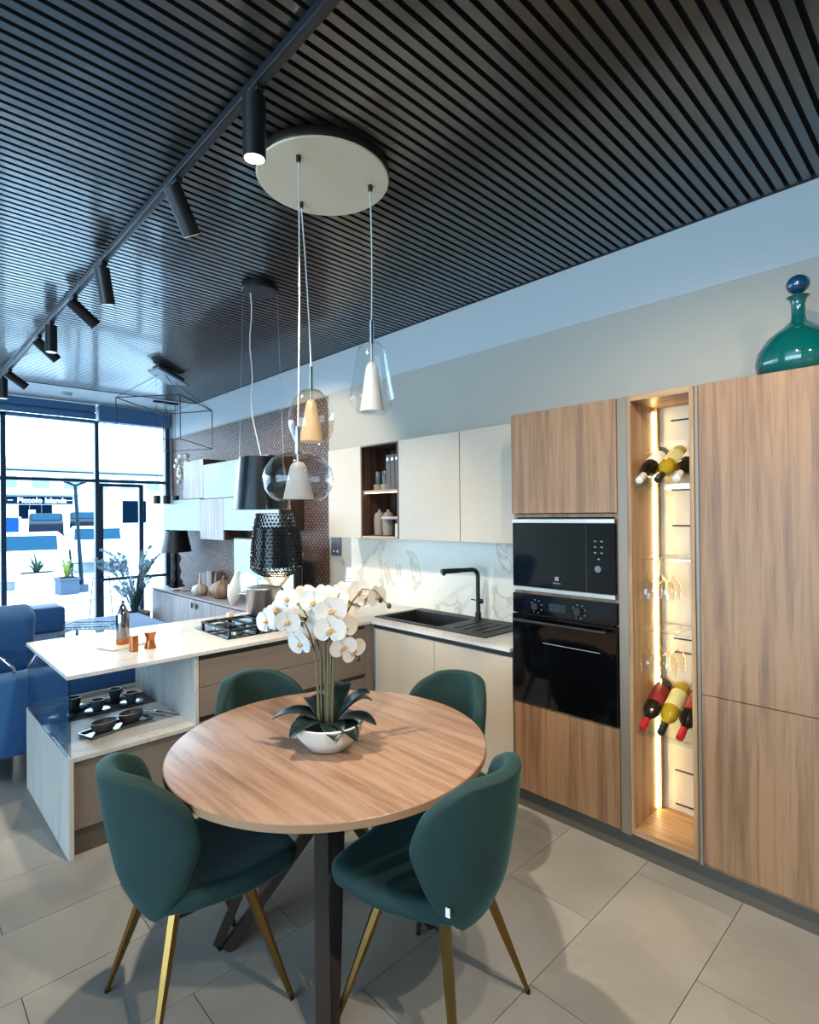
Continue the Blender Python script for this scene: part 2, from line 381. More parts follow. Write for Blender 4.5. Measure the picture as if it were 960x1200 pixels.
# window wall
w1 = struct('window_1', B(XL, 3.06, YW, YW+.07, -.0, .07, bev=.004), M['frame'])
for x0, x1 in ((3.0, 3.06), (2.09, 2.14), (1.07, 1.125), (.05, .1), (-1.0, -.95), (-2.05, -2.0), (-3.25, -3.2), (-4.4, -4.35), (XL, XL+.05)):
    struct('mullion', B(x0, x1, YW-.01, YW+.08, .07, 2.89, bev=.004), M['frame'], w1)
struct('transom', B(XL, 3.06, YW-.005, YW+.07, 2.075, 2.115, bev=.004), M['frame'], w1)
struct('blind_box', B(2.13, 3.06, YW-.06, YW+.12, 2.885, 3.1, bev=.006), M['header'], w1)
bl = NB(); box(bl, XL, 2.10, YW-.02, YW+.12, 3.0, 3.1, bev=.006); cyl(bl, (XL, YW+.01, 2.955), (2.10, YW+.01, 2.955), .045, n=14); box(bl, XL, 2.10, YW-.01, YW+.08, 2.86, 2.905, bev=.005)
struct('roller_blind', bl, M['header'], w1)
for x0, x1 in ((2.14, 3.0), (1.125, 2.09), (.1, 1.07), (-.95, .05), (-2.0, -1.0), (-3.2, -2.05), (-4.35, -3.25), (XL+.05, -4.4)):
    struct('pane', B(x0, x1, YW+.03, YW+.036, 2.115, 2.89), M['pane'], w1)
    if x0 < 2: struct('pane', B(x0, x1, YW+.03, YW+.036, .07, 2.075), M['pane'], w1)
d1 = struct('door_1', bars([(2.645, 2.70, YW, YW+.06, .02, 2.06), (2.14, 2.66, YW, YW+.06, 2.02, 2.062), (2.14, 2.19, YW, YW+.06, .02, 2.02), (2.14, 2.7, YW, YW+.06, .07, .14)]), M['frame'])
struct('push_bar', B(2.14, 3.0, YW-.05, YW-.02, .755, .795, bev=.006), M['frame'], d1)
struct('pane', B(2.19, 2.645, YW+.03, YW+.036, .14, 2.02), M['pane'], d1)
struct('side_pane', B(2.70, 3.0, YW+.03, YW+.036, .07, 2.075), M['pane'], d1)
# ================================================================== TRACK AND SPOTS
TX = .955
tr = NB(); box(tr, TX-.018, TX+.018, -2.4, 7.3, ZC-.035, ZC-.001, bev=.002); 
track = single('lighting_track', tr, M['track'], 'long black ceiling track that carries the spotlights', 'track', (TX, 2.45, ZC-.03))
obj('track_slot', B(TX-.006, TX+.006, -2.4, 7.3, ZC-.037, ZC-.034), M['groove'], track, world=True)
LC = (1, .86, .68)
def spot(y, d, label, on=False, power=71, size=70, blend=.5, blen=.165, lc=LC):
    """a cylinder spotlight: track adapter, neck, can, lens; a real spot lamp in its mouth"""
    d = Vector(d).normalized(); z0 = ZC-.035
    t = thing('track_spotlight', label, 'spotlight', (TX, y, z0), 0, 'spotlights along the ceiling track')
    obj('track_adapter', B(-.016, .016, -.05, .05, -.022, 0, bev=.003), M['blackmetal'], t)
    nk = NB(); cyl(nk, (0, 0, -.02), (0, 0, -.055), .008, n=10); cyl(nk, (-.012, 0, -.055), (.012, 0, -.055), .012, n=12); obj('neck', nk, M['blackmetal'], t, smooth=40)
    a = Vector((0, 0, -.055))-d*.03; e_ = a+d*(blen+.03)
    can = NB(); cyl(can, a, e_, .040, n=28); obj('can', can, M['blackmetal'], t, smooth=40)
    rg = NB(); cyl(rg, e_-d*.001, e_+d*.006, .040, .040, n=28); obj('rim', rg, M['blackmetal'], t, smooth=40)
    ln = NB(); cyl(ln, e_+d*.0055, e_+d*.008, .034, .034, n=24); obj('lens', ln, M['lens'] if on else M['lensoff'], t, smooth=40, label='bright lit lens' if on else None)
    if power:
        ld = bpy.data.lights.new('spot_lamp', 'SPOT'); ld.energy = power; ld.color = lc; ld.spot_size = math.radians(size); ld.spot_blend = blend; ld.shadow_soft_size = .03
        lo = bpy.data.objects.new('spot_lamp', ld); COL.objects.link(lo); lo.parent = t; lo.location = e_+d*.02
        lo.rotation_euler = d.to_track_quat('-Z', 'Y').to_euler()
    return t
spot(1.755, (.05, .10, -1), 'lit track spotlight shining straight down beside the cream lamp canopy', on=True, power=180, size=110, blend=.6)
spot(2.47, (.52, .2, -.83), 'black track spotlight second from the cream canopy, aimed at the tall oak cabinets', power=120, size=80, blend=.6)
spot(3.56, (.22, .22, -.95), 'black track spotlight third from the cream canopy, tilted slightly', power=107, size=80)
spot(4.22, (.80, .10, -.60), 'black track spotlight aimed sideways at the marble backsplash', power=190, size=75, blend=.4)
spot(4.89, (0, 0, -1), 'black track spotlight hanging straight down midway along the track', power=71, size=80)
spot(5.33, (.75, .12, -.62), 'black tilted track spotlight just beyond the straight one midway along the track', power=71, size=70)
spot(6.72, (.75, .1, -.5), 'black tilted track spotlight near the shop window end', power=60, size=70)
spot(7.1, (0, 0, -1), 'last black track spotlight at the window end of the track', power=35, size=70)
spot(.30, (.65, .25, -.7), 'black track spotlight over the near floor, aimed at the oak cabinets', power=107, size=95, blend=.7)
spot(-.35, (-.28, .62, -.75), 'black track spotlight over the open floor, aimed at the island end', power=120, size=80, blend=.7)
spot(-.9, (.5, .45, -.75), 'black track spotlight farthest back along the track', power=107, size=95, blend=.7)

# ================================================================== KITCHEN
XF = 2.5
# tall oven housing
t = thing('oven_housing_cabinet', 'tall oak cabinet that houses the microwave and oven, next to the sink run', 'cabinet', (2.8, 1.495, 0))
h = NB(); box(h, XF+.02, 3.08, 1.775, 1.793, .10, 2.136); box(h, XF+.02, 3.08, 1.197, 1.215, .10, 2.136); box(h, XF+.02, 3.08, 1.215, 1.775, 2.118, 2.136); box(h, 3.06, 3.08, 1.215, 1.775, .1, 2.118)
box(h, XF+.02, 3.06, 1.215, 1.775, 1.58, 1.596); box(h, XF+.02, 3.06, 1.215, 1.775, .575, .59); box(h, XF+.02, 3.06, 1.215, 1.775, 1.172, 1.186)
obj('carcass', h, M['oak'], t, world=True)
obj('door', B(XF, XF+.02, 1.197, 1.793, 1.60, 2.136, bev=.0015), M['oak'], t, world=True)
obj('door', B(XF, XF+.02, 1.197, 1.793, .118, .588, bev=.0015), M['oak'], t, world=True)
obj('edge_profile', B(XF+.006, XF+.03, 1.147, 1.196, .105, 2.136, bev=.002), M['profile'], t, world=True)
# microwave
t = thing('built_in_microwave', 'black glass built-in microwave with steel trim above the oven', 'microwave', (2.7, 1.495, 1.19))
obj('housing', B(XF+.02, 2.95, 1.225, 1.765, 1.19, 1.575), M['black'], t, world=True)
mw = obj('front_panel', B(XF-.004, XF+.018, 1.205, 1.787, 1.212, 1.548, bev=.002), M['blackglass'], t, world=True)
obj('steel_trim', B(XF-.008, XF+.018, 1.205, 1.787, 1.549, 1.571, bev=.002), M['steel'], t, world=True, label='upper steel trim strip')
obj('steel_trim', B(XF-.008, XF+.018, 1.205, 1.787, 1.189, 1.211, bev=.002), M['steel'], t, world=True, label='lower steel trim strip')
obj('door_gap', B(XF-.0046, XF, 1.352, 1.3545, 1.212, 1.548), M['groove'], t, world=True)
k = NB(); cyl(k, (XF-.004, 1.285, 1.33), (XF-.02, 1.285, 1.33), .016, n=24); obj('dial', k, M['chrome'], t, world=True, smooth=40)
for i in range(3):
    for dy in (-.017, .017):
        obj('button', B(XF-.0055, XF-.003, 1.289+dy-.005, 1.289+dy+.005, 1.462-i*.028-.002, 1.462-i*.028+.003), M['print'], t, world=True)
obj('button', B(XF-.0055, XF-.003, 1.283, 1.293, 1.374, 1.379), M['print'], t, world=True)
def text(s, size, loc, mat_, parent, name='lettering', facing='-x', ext=.0006, bold=0):
    c = bpy.data.curves.new(name, 'FONT'); c.body = s; c.size = size; c.align_x = 'CENTER'; c.align_y = 'CENTER'; c.extrude = ext; c.offset = bold
    tmp = bpy.data.objects.new('text_curve', c); COL.objects.link(tmp); bpy.context.view_layer.update()
    me = bpy.data.meshes.new_from_object(tmp.evaluated_get(bpy.context.evaluated_depsgraph_get())); me.name = name
    bpy.data.objects.remove(tmp); bpy.data.curves.remove(c); me.materials.clear(); me.materials.append(mat_); o = bpy.data.objects.new(name, me); COL.objects.link(o)
    o.rotation_euler = (PI/2, 0, -PI/2) if facing == '-x' else (PI/2, 0, 0)
    o.parent = parent; o.location = Vector(loc)-Vector(root_of(parent).location); return o
text('Electrolux', .0105, (XF-.0046, 1.517, 1.242), M['print'], t, bold=.0001)
lg = NB(); box(lg, XF-.0052, XF-.004, 1.507, 1.527, 1.255, 1.275)
obj('logo', lg, M['print'], t, world=True)
lg = NB()
for s in (-1, 1):
    box(lg, XF-.0056, XF-.005, 1.517+s*.0055-.003, 1.517+s*.0055+.003, 1.2635, 1.2665)
    box(lg, XF-.0056, XF-.005, 1.5155, 1.5185, 1.265+s*.0055-.003, 1.265+s*.0055+.003)
obj('logo_mark', lg, M['black'], t, world=True)
# oven
t = thing('built_in_oven', 'black glass built-in oven with bar handle below the microwave', 'oven', (2.7, 1.495, .59))
obj('housing', B(XF+.02, 3.0, 1.225, 1.765, .592, 1.168), M['black'], t, world=True)
obj('control_panel', B(XF-.004, XF+.018, 1.2, 1.79, 1.068, 1.172, bev=.002), M['blackglass'], t, world=True)
dr = obj('oven_door', B(XF-.010, XF+.018, 1.2, 1.79, .592, 1.062, bev=.003), M['blackglass'], t, world=True)
hd = NB(); tube(hd, [(XF-.045, 1.235, 1.035), (XF-.045, 1.755, 1.035)], .009, 12)
for yy in (1.26, 1.73): cyl(hd, (XF-.045, yy, 1.035), (XF-.008, yy, 1.035), .008, n=10)
obj('handle', hd, M['black'], dr, world=True, smooth=50)
obj('window_line', B(XF-.0108, XF-.0095, 1.285, 1.6, .925, .928), M['print'], dr, world=True)
for yy in (1.64, 1.395):
    k = NB(); cyl(k, (XF-.004, yy, 1.112), (XF-.026, yy, 1.112), .021, .018, n=24); kb = obj('knob', k, M['black'], t, world=True, smooth=40)
    mk = NB()
    for a in range(7):
        an = a*2*PI/8+.5; box(mk, XF-.0052, XF-.0038, yy+.034*math.cos(an)-.0025, yy+.034*math.cos(an)+.0025, 1.112+.034*math.sin(an)-.0025, 1.112+.034*math.sin(an)+.0025)
    obj('dial_marks', mk, M['print'], t, world=True)
obj('display', B(XF-.0048, XF-.003, 1.47, 1.565, 1.095, 1.135), M['black'], t, world=True)
# wine niche cabinet
t = thing('wine_display_cabinet', 'tall narrow open oak cabinet with a lit niche for wine and glasses', 'cabinet', (2.8, 1.0, 0))
YA, YB = 1.145, .855
obj('side_panel', B(XF, 3.08, YA-.018, YA, .12, 2.136, bev=.001), M['oak_in'], t, world=True)
obj('side_panel', B(XF, 3.08, YB, YB+.018, .12, 2.136, bev=.001), M['oak_in'], t, world=True)
obj('top_panel', B(XF, 3.08, YB+.018, YA-.018, 2.112, 2.136), M['oak_flat'], t, world=True)
obj('bottom_panel', B(XF, 3.08, YB+.018, YA-.018, .12, .148), M['oak_flat'], t, world=True)
bk = obj('back_panel', B(2.80, 3.06, YB+.018, YA-.018, .148, 2.112), M['cream'], t, world=True)
for z in (2.045, 1.707, 1.533, .985, .92, .345, .181):
    obj('vent_slot', B(2.798, 2.802, YB+.02, 1.06, z-.004, z+.004), M['groove'], bk, world=True)
obj('back_reveal', B(2.765, 2.80, YA-.032, YA-.018, .148, 2.112), M['oak_in'], t, world=True)
obj('led_strip', B(2.742, 2.758, YA-.024, YA-.018, .155, 2.09), M['led'], t, world=True, label='glowing vertical light strip')
obj('edge_profile', B(XF+.006, XF+.03, .838, .854, .105, 2.136, bev=.002), M['profile'], t, world=True)
SL = .53
def tray_bm(z):
    bm = NB(); prism(bm, [(2.53, z), (2.79, z+.26*SL), (2.79, z+.26*SL+.006), (2.53, z+.006)], YB+.022, YA-.026, 'y'); return bm
for z in (1.712, .590):
    bm = tray_bm(z); box(bm, 2.522, 2.530, YB+.022, YA-.026, z-.012, z+.012)
    obj('bottle_shelf', bm, M['acrylic'], t, world=True)
for z in (1.385, 1.055):
    bm = NB()
    for yy in (1.117, 1.065, 1.005, .955, .90): box(bm, 2.54, 2.795, yy-.006, yy+.006, z, z+.004)
    box(bm, 2.785, 2.795, YB+.022, YA-.026, z-.002, z+.006); box(bm, 2.535, 2.543, YB+.022, YA-.026, z-.002, z+.006)
    obj('glass_rack', bm, M['acrylic'], t, world=True)
# wine bottles
def bottle(loc, glassm, labm, capm, label, cat='bottle'):
    tl_ = math.atan(SL); t = thing('wine_bottle', label, cat, loc, 0, 'wine bottles in the lit niche')
    t.rotation_euler = (0, -(PI/2+tl_) + 0, 0)
    prof = [(.012, .0), (.036, .003), (.0375, .012), (.0375, .185), (.033, .205), (.016, .232), (.0145, .292), (.0155, .294), (.0155, .302), (.012, .303)]
    obj('glass_body', L(prof, 24), glassm, t, smooth=40)
    obj('bottle_label', L([(.0379, .05), (.0383, .052), (.0383, .15), (.0379, .152)], 24, open_=True), labm, t, smooth=40)
    obj('capsule', L([(.0149, .245), (.0158, .247), (.0163, .304), (.012, .307)], 20), capm, t, smooth=40, label='foil capsule over the cork')
    return t
for (z, rows) in ((1.712, (('winedark', 'labelw', 'whitecap', 'dark wine bottle with white label and white capsule on the upper acrylic shelf'),
                           ('winewhite', 'labely', 'darkcap', 'yellow wine bottle with cream label and dark capsule on the upper acrylic shelf'),
                           ('winedark', 'labelw', 'whitecap', 'dark wine bottle with white capsule half hidden behind the niche side, upper shelf'))),
                  (.590, (('winedark', 'labelr', 'red', 'dark wine bottle with red label and red capsule, first on the lower acrylic shelf'),
                          ('winewhite', 'labely', 'darkcap', 'yellow wine bottle with pale label and dark green capsule on the lower acrylic shelf'),
                          ('winedark', 'labelr', 'red', 'dark wine bottle with red capsule half hidden behind the niche side, lower shelf')))):
    for i, (g, lb, cp, tx) in enumerate(rows):
        y = YA-.058-i*.081; x1 = 2.762; zc = z+.006+SL*(x1-2.53)+.0390*math.sqrt(1+SL*SL)+.001
        bottle((x1, y, zc), M[g], M[lb], M[cp], tx)
# stemware hanging upside down from the racks
def stemware(loc, label, s=1):
    prof = [(.032, 0), (.033, -.002), (.006, -.006), (.0035, -.014), (.0035, -.085), (.010, -.095), (.030, -.115), (.036, -.145), (.032, -.19)]
    prof2 = [(r-.0012 if i > 5 else r, z) for i, (r, z) in enumerate(prof)]
    bm = NB(); lathe(bm, [(r*s, z*s) for r, z in prof], 20, open_=True)
    bmesh.ops.translate(bm, verts=bm.verts, vec=loc)
    return single('wine_glass', bm, M['crystal'], label, 'wine glass', loc, 'stemware hanging in the lit niche', smooth=60)
for j, (x, y) in enumerate(((2.575, 1.091), (2.652, 1.091), (2.73, 1.091), (2.61, 1.018), (2.70, 1.018))):
    stemware((x, y, 1.384), f'clear stemmed glass hanging from the upper rack, {["front of outer row","middle of outer row","back of outer row","front of inner row","middle of inner row"][j]}')
for j, (x, y) in enumerate(((2.58, 1.088), (2.69, 1.088), (2.60, 1.008), (2.71, 1.008))):
    stemware((x, y, 1.054), f'clear stemmed glass hanging from the lower rack, {["front of outer row","back of outer row","front of inner row","back of inner row"][j]}', 1.05)
# tall larder
for (ya, yb, lab) in ((.835, .235, 'tall two-door oak larder cabinet under the teal decanter'), (.219, -.38, 'tall two-door oak larder cabinet at the end of the run')):
    t = thing('tall_larder_cabinet', lab, 'cabinet', (2.8, (ya+yb)/2, 0))
    obj('carcass', B(XF+.022, 3.08, yb, ya, .10, 2.136), M['oak'], t, world=True)
    obj('door', B(XF, XF+.02, yb, ya, .832, 2.136, bev=.0015), M['oak'], t, world=True)
    obj('door', B(XF, XF+.02, yb, ya, .122, .829, bev=.0015), M['oak'], t, world=True)
struct('trim_4', B(2.545, 2.56, -.4, 3.0, 0, .115), M['plinth'])

# wall cabinets
XW = 2.77
for (ya, yb, lab) in ((3.875, 3.437, 'greige wall cabinet at the far end of the run, left of the open shelf'), (2.995, 2.402, 'wide greige wall cabinet beside the open wooden shelf'), (2.399, 1.80, 'greige wall cabinet touching the oak oven housing')):
    t = thing('wall_cabinet', lab, 'wall cabinet', (2.93, (ya+yb)/2, 1.42))
    obj('carcass', B(XW+.02, 3.09, yb+.001, ya-.001, 1.422, 2.146), M['greige'], t, world=True)
    obj('door', B(XW, XW+.019, yb+.0015, ya-.0015, 1.418, 2.148, bev=.0015), M['greige'], t, world=True)
t = thing('open_shelf_cabinet', 'open walnut shelf unit with lit middle shelf between greige wall cabinets', 'shelf', (2.93, 3.216, 1.42))
ya, yb = 3.435, 2.998
for nm, q, mm in (('side_panel', (XW, 3.09, ya-.012, ya, 1.422, 2.146), 'walnut'), ('side_panel', (XW, 3.09, yb, yb+.012, 1.422, 2.146), 'walnut'), ('back_panel', (3.075, 3.09, yb+.012, ya-.012, 1.44, 2.13), 'walnut'),
                  ('top_panel', (XW, 3.09, yb+.012, ya-.012, 2.134, 2.146), 'walnut'), ('bottom_panel', (XW, 3.09, yb+.012, ya-.012, 1.422, 1.436), 'oak_flat'), ('middle_shelf', (XW+.01, 3.075, yb+.012, ya-.012, 1.775, 1.792), 'oak_flat')):
    obj(nm, B(*q), M[mm], t, world=True)
obj('led_strip', B(XW+.03, XW+.04, yb+.014, ya-.014, 1.770, 1.775), M['ledshelf'], t, world=True, label='warm light strip under the middle shelf')
# items on open shelf
for y, lab in ((3.375, 'glass jar in a concrete cup, nearer the shelf edge by the far cabinet'), (3.283, 'glass jar in a concrete cup, beside the grey files')):
    t = thing('glass_jar', lab, 'jar', (2.9, y, 1.792), 0, 'jars on the middle shelf')
    obj('concrete_base', L([(.034, .0), (.038, .004), (.038, .048), (.034, .052)], 20), M['concrete'], t, smooth=40)
    obj('glass_body', L([(.033, .05), (.033, .155), (.030, .155), (.030, .06)], 20, open_=True), M['clear'], t, smooth=40)
for i in range(3):
    y = 3.178-i*.052
    t = thing('box_file', f'tall grey box file on the middle shelf, {["beside the glass jars","middle of the three files","against the cabinet side"][i]}', 'file', (2.93, y, 1.792), 0, 'grey files on the middle shelf')
    obj('file_body', B(-.10, .10, -.024, .024, 0, .27, bev=.003), M['filegrey'], t)
    rn = NB(); cyl(rn, (-.104, 0, .235), (-.098, 0, .235), .011, n=16); obj('finger_ring', rn, M['chrome'], t, smooth=40, label='bright round finger hole')
for y, lab in ((3.36, 'grey stoneware bottle vase on the lower shelf, nearer the far cabinet'), (3.255, 'grey stoneware bottle vase on the lower shelf, beside the stacked bowls')):
    single('stoneware_vase', L([(.030, 0), (.042, .006), (.047, .08), (.046, .15), (.036, .178), (.014, .19), (.012, .205), (.014, .207), (.008, .207)], 20, (2.9, y, 1.436)), M['greyvase'], lab, 'vase', (2.9, y, 1.436), 'grey vases on the lower shelf', smooth=50)
for i in range(3):
    single('grey_bowl', L([(.025, 0), (.05, .02), (.055, .04), (.05, .04), (.03, .012)], 20, (2.95, 3.145, 1.437+i*.043)), M['concrete'], f'shallow grey bowl on the lower shelf, {["bottom","middle","top"][i]} of its stack', 'bowl', (2.95, 3.145, 1.437+i*.043), 'stacked bowls on the lower shelf', smooth=50)
single('wooden_tray', B(2.82, 3.02, 3.02, 3.25, 1.5665, 1.588, bev=.003), M['pinkflat'], 'small wooden board lying on the stack of grey bowls', 'board', (2.9, 3.1, 1.5665))
single('white_box', B(2.79, 2.85, 3.015, 3.06, 1.437, 1.535, bev=.002), M['greige'], 'small pale box in front of the stacked bowls on the lower shelf', 'box', (2.82, 3.03, 1.437))

# base run under the sink
t = thing('sink_base_cabinet', 'greige base cabinet with two doors under the black sink', 'cabinet', (2.8, 2.4, 0))
obj('carcass', B(XF+.022, 3.08, 1.797, 2.98, .10, .66), M['greige'], t, world=True)
obj('door', B(XF, XF+.02, 2.393, 2.96, .118, .812, bev=.0015), M['greige'], t, world=True)
obj('door', B(XF, XF+.02, 1.80, 2.389, .118, .812, bev=.0015), M['greige'], t, world=True)
obj('grip_groove', B(XF+.006, XF+.03, 1.797, 2.98, .812, .846), M['groove'], t, world=True)
# island (peninsula)
YI = 2.98
t = thing('island_drawer_unit', 'taupe drawer unit of the kitchen island below the gas hob', 'cabinet', (1.85, 3.4, 0))
obj('carcass', B(1.262, 2.478, YI+.022, 3.92, .10, .80), M['taupe'], t, world=True)
for z0, z1, lb in ((.667, .815, 'upper shallow drawer'), (.506, .664, 'middle drawer'), (.118, .478, 'deep lower drawer')):
    obj('drawer_front', B(1.262, 2.425, YI, YI+.02, z0, z1, bev=.0015), M['taupe'], t, world=True, label=lb)
obj('grip_groove', B(1.262, 2.425, YI+.006, YI+.022, .815, .846), M['groove'], t, world=True)
obj('grip_groove', B(1.262, 2.425, YI+.006, YI+.022, .478, .506), M['groove'], t, world=True)
obj('corner_post', B(2.428, 2.497, YI-.0, YI+.022, .118, .846, bev=.001), M['taupe'], t, world=True)
t = thing('island_display_unit', 'open end of the kitchen island with glass side and dark display floor', 'cabinet', (.95, 3.45, 0))
obj('side_panel', B(.636, .658, YI-.012, 3.975, 0, .475, bev=.001), M['panel'], t, world=True, label='pale stone-effect end panel')
obj('inner_panel', B(1.236, 1.258, YI-.004, 3.94, 0.475, .846, bev=.001), M['panel'], t, world=True, label='tall stone-effect divider panel')
obj('display_floor', B(.658, 1.258, YI-.006, 3.94, .452, .4745, bev=.001), M['panel'], t, world=True)
obj('front_panel', B(.658, 1.258, YI+.012, YI+.03, .125, .451), M['taupe'], t, world=True)
obj('plinth', B(.658, 1.258, YI+.03, YI+.045, 0, .124), M['plinth'], t, world=True)
obj('rear_rail', B(.658, 1.236, 3.92, 3.94, .4745, .50), M['panel'], t, world=True)
obj('back_panel', B(.658, 1.258, 3.90, 3.92, .0, .452), M['taupe'], t, world=True)
obj('glass_side', B(.640, .650, YI, 3.95, .4755, .846), M['displayglass'], t, world=True, label='clear glass side pane')
struct('trim_5', B(1.262, 2.545, YI+.03, YI+.045, 0, .115), M['plinth'])
# worktop (one L)
t = thing('worktop', 'pale stone worktop running in an L over the island and sink', 'worktop', (1.9, 3.3, .846))
xs = [.632, 2.472, 2.60, 3.02, 3.098]; ys = [1.798, 2.07, 2.44, 3.04, 2.962+.0, 3.945]
ys = sorted({1.798, 2.462, 2.962, 3.02, 3.945}); xs = sorted({.632, 2.472, 2.615, 2.965, 3.098})
def keep(x, y):
    if x < 2.472 and y < 2.962: return False
    return not (2.615 < x < 2.965 and 2.462 < y < 3.02)
obj('slab', slab(NB(), xs, ys, keep, .8465, .865), M['worktop'], t, world=True)
t = thing('sink', 'black composite sink with ribbed drainer set in the pale worktop', 'sink', (2.8, 2.55, .865))
bm = NB(); slab(bm, sorted({2.58, 2.615, 2.965, 3.05}), sorted({2.05, 2.462, 3.02, 3.055}), lambda x, y: not (2.615 < x < 2.965 and 2.462 < y < 3.02), .8655, .873)
obj('rim', bm, M['composite'], t, world=True)
bm = NB(); x0, x1, y0, y1 = 2.616, 2.964, 2.463, 3.019
for q in ((x0, x0+.006, y0, y1, .68, .8725), (x1-.006, x1, y0, y1, .68, .8725), (x0+.006, x1-.006, y0, y0+.006, .68, .8725), (x0+.006, x1-.006, y1-.006, y1, .68, .8725), (x0, x1, y0, y1, .672, .68)): box(bm, *q)
obj('basin', bm, M['composite'], t, world=True)
for i in range(4): obj('drainer_rib', B(2.66, 2.95, 2.13+i*.075, 2.138+i*.075, .873, .8765, bev=.001), M['composite'], t, world=True)
dc = NB(); cyl(dc, (2.79, 2.74, .680), (2.79, 2.74, .684), .045, n=24); obj('drain', dc, M['steel'], t, world=True, smooth=40)
t = thing('kitchen_faucet', 'tall matt black faucet with pull-out spout at the black sink', 'faucet', (2.985, 2.43, .873))
bm = NB(); cyl(bm, (0, 0, 0), (0, 0, .008), .028, n=24); cyl(bm, (0, 0, .008), (0, 0, .05), .021, n=24); obj('base', bm, M['black'], t, smooth=40)
sp = Vector((-.27, .09, .345)); d = Vector((-.27, .09, 0)).normalized()
pts = [(0, 0, .05), (0, 0, .30)]+[tuple(d*(.045*(1-math.cos(a)))+Vector((0, 0, .30+.045*math.sin(a)))) for a in (PI/8, PI/4, 3*PI/8, PI/2)]+[tuple(d*.15+Vector((0, 0, .345)))]
obj('riser', tube(NB(), pts, .015, 14), M['black'], t, smooth=50)
bm = NB(); tube(bm, [d*.15+Vector((0, 0, .345)), d*.285+Vector((0, 0, .345))], .017, 14); cyl(bm, d*.268+Vector((0, 0, .345)), d*.268+Vector((0, 0, .318)), .012, n=14)
obj('spray_head', bm, M['black'], t, smooth=40)
bm = NB(); rr_ = Vector((.72, -.69, 0)); cyl(bm, (0, 0, .125), Vector((0, 0, .125))+rr_*.034, .017, n=16); tube(bm, [(0, 0, .13), Vector((0, 0, .14))+rr_*-.05], .004, 8)
obj('lever', bm, M['black'], t, smooth=40)
t = tag(obj('marble_backsplash', B(3.08, 3.098, 1.80, 3.965, .8655, 1.418), M['marble']), 'white marble backsplash with grey veins behind the sink', 'backsplash')
t = thing('switch_plate', 'dark square switch plate on the wall below the wall cabinet', 'switch', (3.094, 4.21, 1.31))
obj('plate', B(-.006, .005, -.075, .075, -.085, .085, bev=.003), M['switch'], t)
for y in (-.025, .03): 
    bm = NB(); cyl(bm, (-.008, y, -.045), (-.006, y, -.045), .010, n=12); obj('switch_button', bm, M['paper'], t)
t = thing('price_card', 'small white card with grey lines leaning on the marble by the orchid', 'card', (3.06, 4.0, .866))
t.rotation_euler = (0, math.radians(8), 0)
obj('sheet', B(-.002, .002, -.055, .055, 0.0, .26), M['paper'], t)
for i in range(3): obj('printed_line', B(-.0028, -.002, -.04, .04, .16-i*.03, .167-i*.03), M['print'], t)

# hob, pot
t = thing('gas_hob', 'black glass gas hob with cast iron grates on the island', 'hob', (1.8, 3.38, .865))
obj('glass_plate', B(-.30, .30, -.245, .245, .0005, .007, bev=.002), M['blackglass'], t)
for (x, y, r) in ((-.17, -.11, .036), (-.17, .12, .045), (.02, 0, .055), (.19, -.11, .036), (.19, .12, .045)):
    bm = NB(); cyl(bm, (x, y, .007), (x, y, .016), r*1.15, n=24); bb = obj('burner', bm, M['steel'], t, smooth=40)
    bm = NB(); cyl(bm, (x, y, .016), (x, y, .026), r, r*.92, n=24); obj('burner_cap', bm, M['black'], bb, smooth=40)
for gx in (-.17, .02, .19):
    bm = NB(); w = .09
    for y in (-.2, .2): box(bm, gx-w, gx+w, y-.006, y+.006, .036, .048)
    for x in (gx-w, gx+w): box(bm, x-.006, x+.006, -.206, .206, .036, .048)
    for y in (-.11, .12): box(bm, gx-w, gx+w, y-.005, y+.005, .044, .052)
    box(bm, gx-.005, gx+.005, -.2, .2, .044, .052)
    for x in (gx-w, gx+w):
        for y in (-.19, .19): box(bm, x-.008, x+.008, y-.008, y+.008, .007, .04)
    obj('pan_grate', bm, M['black'], t)
for i in range(5):
    bm = NB(); cyl(bm, (-.02+i*.055, -.215, .007), (-.02+i*.055, -.215, .027), .015, .013, n=16); obj('knob', bm, M['steel'], t, smooth=40)
PX, PY, PZ = 2.0, 3.60, .918
t = thing('stock_pot', 'shiny steel lidded stock pot standing on the gas hob', 'pot', (PX, PY, PZ))
obj('pot_body', L([(.118, 0), (.123, .006), (.123, .160), (.127, .165), (.123, .168), (.118, .168), (.118, .006)], 36), M['steel'], t, smooth=40)
ld = obj('lid', L([(.124, .168), (.122, .174), (.06, .187), (.0, .190)], 36), M['steel'], t, smooth=40)
bm = NB(); tube(bm, [(-.045, 0, .184), (-.045, 0, .232), (.045, 0, .232), (.045, 0, .184)], .006, 8); bmesh.ops.rotate(bm, verts=bm.verts, matrix=Matrix.Rotation(-.75, 3, 'Z')); obj('lid_handle', bm, M['steel'], ld, smooth=50)
for s in (-1, 1):
    bm = NB(); tube(bm, [(s*.12, -.035, .13), (s*.165, -.035, .135), (s*.165, .035, .135), (s*.12, .035, .13)], .006, 8); bmesh.ops.rotate(bm, verts=bm.verts, matrix=Matrix.Rotation(-.75, 3, 'Z')); obj('side_handle', bm, M['steel'], t, smooth=50)
single('salt_block', B(1.78, 1.82, 3.70, 3.74, .866, .92, bev=.004), M['cream'], 'small pale cube shaker standing behind the gas hob', 'shaker', (1.8, 3.72, .866))

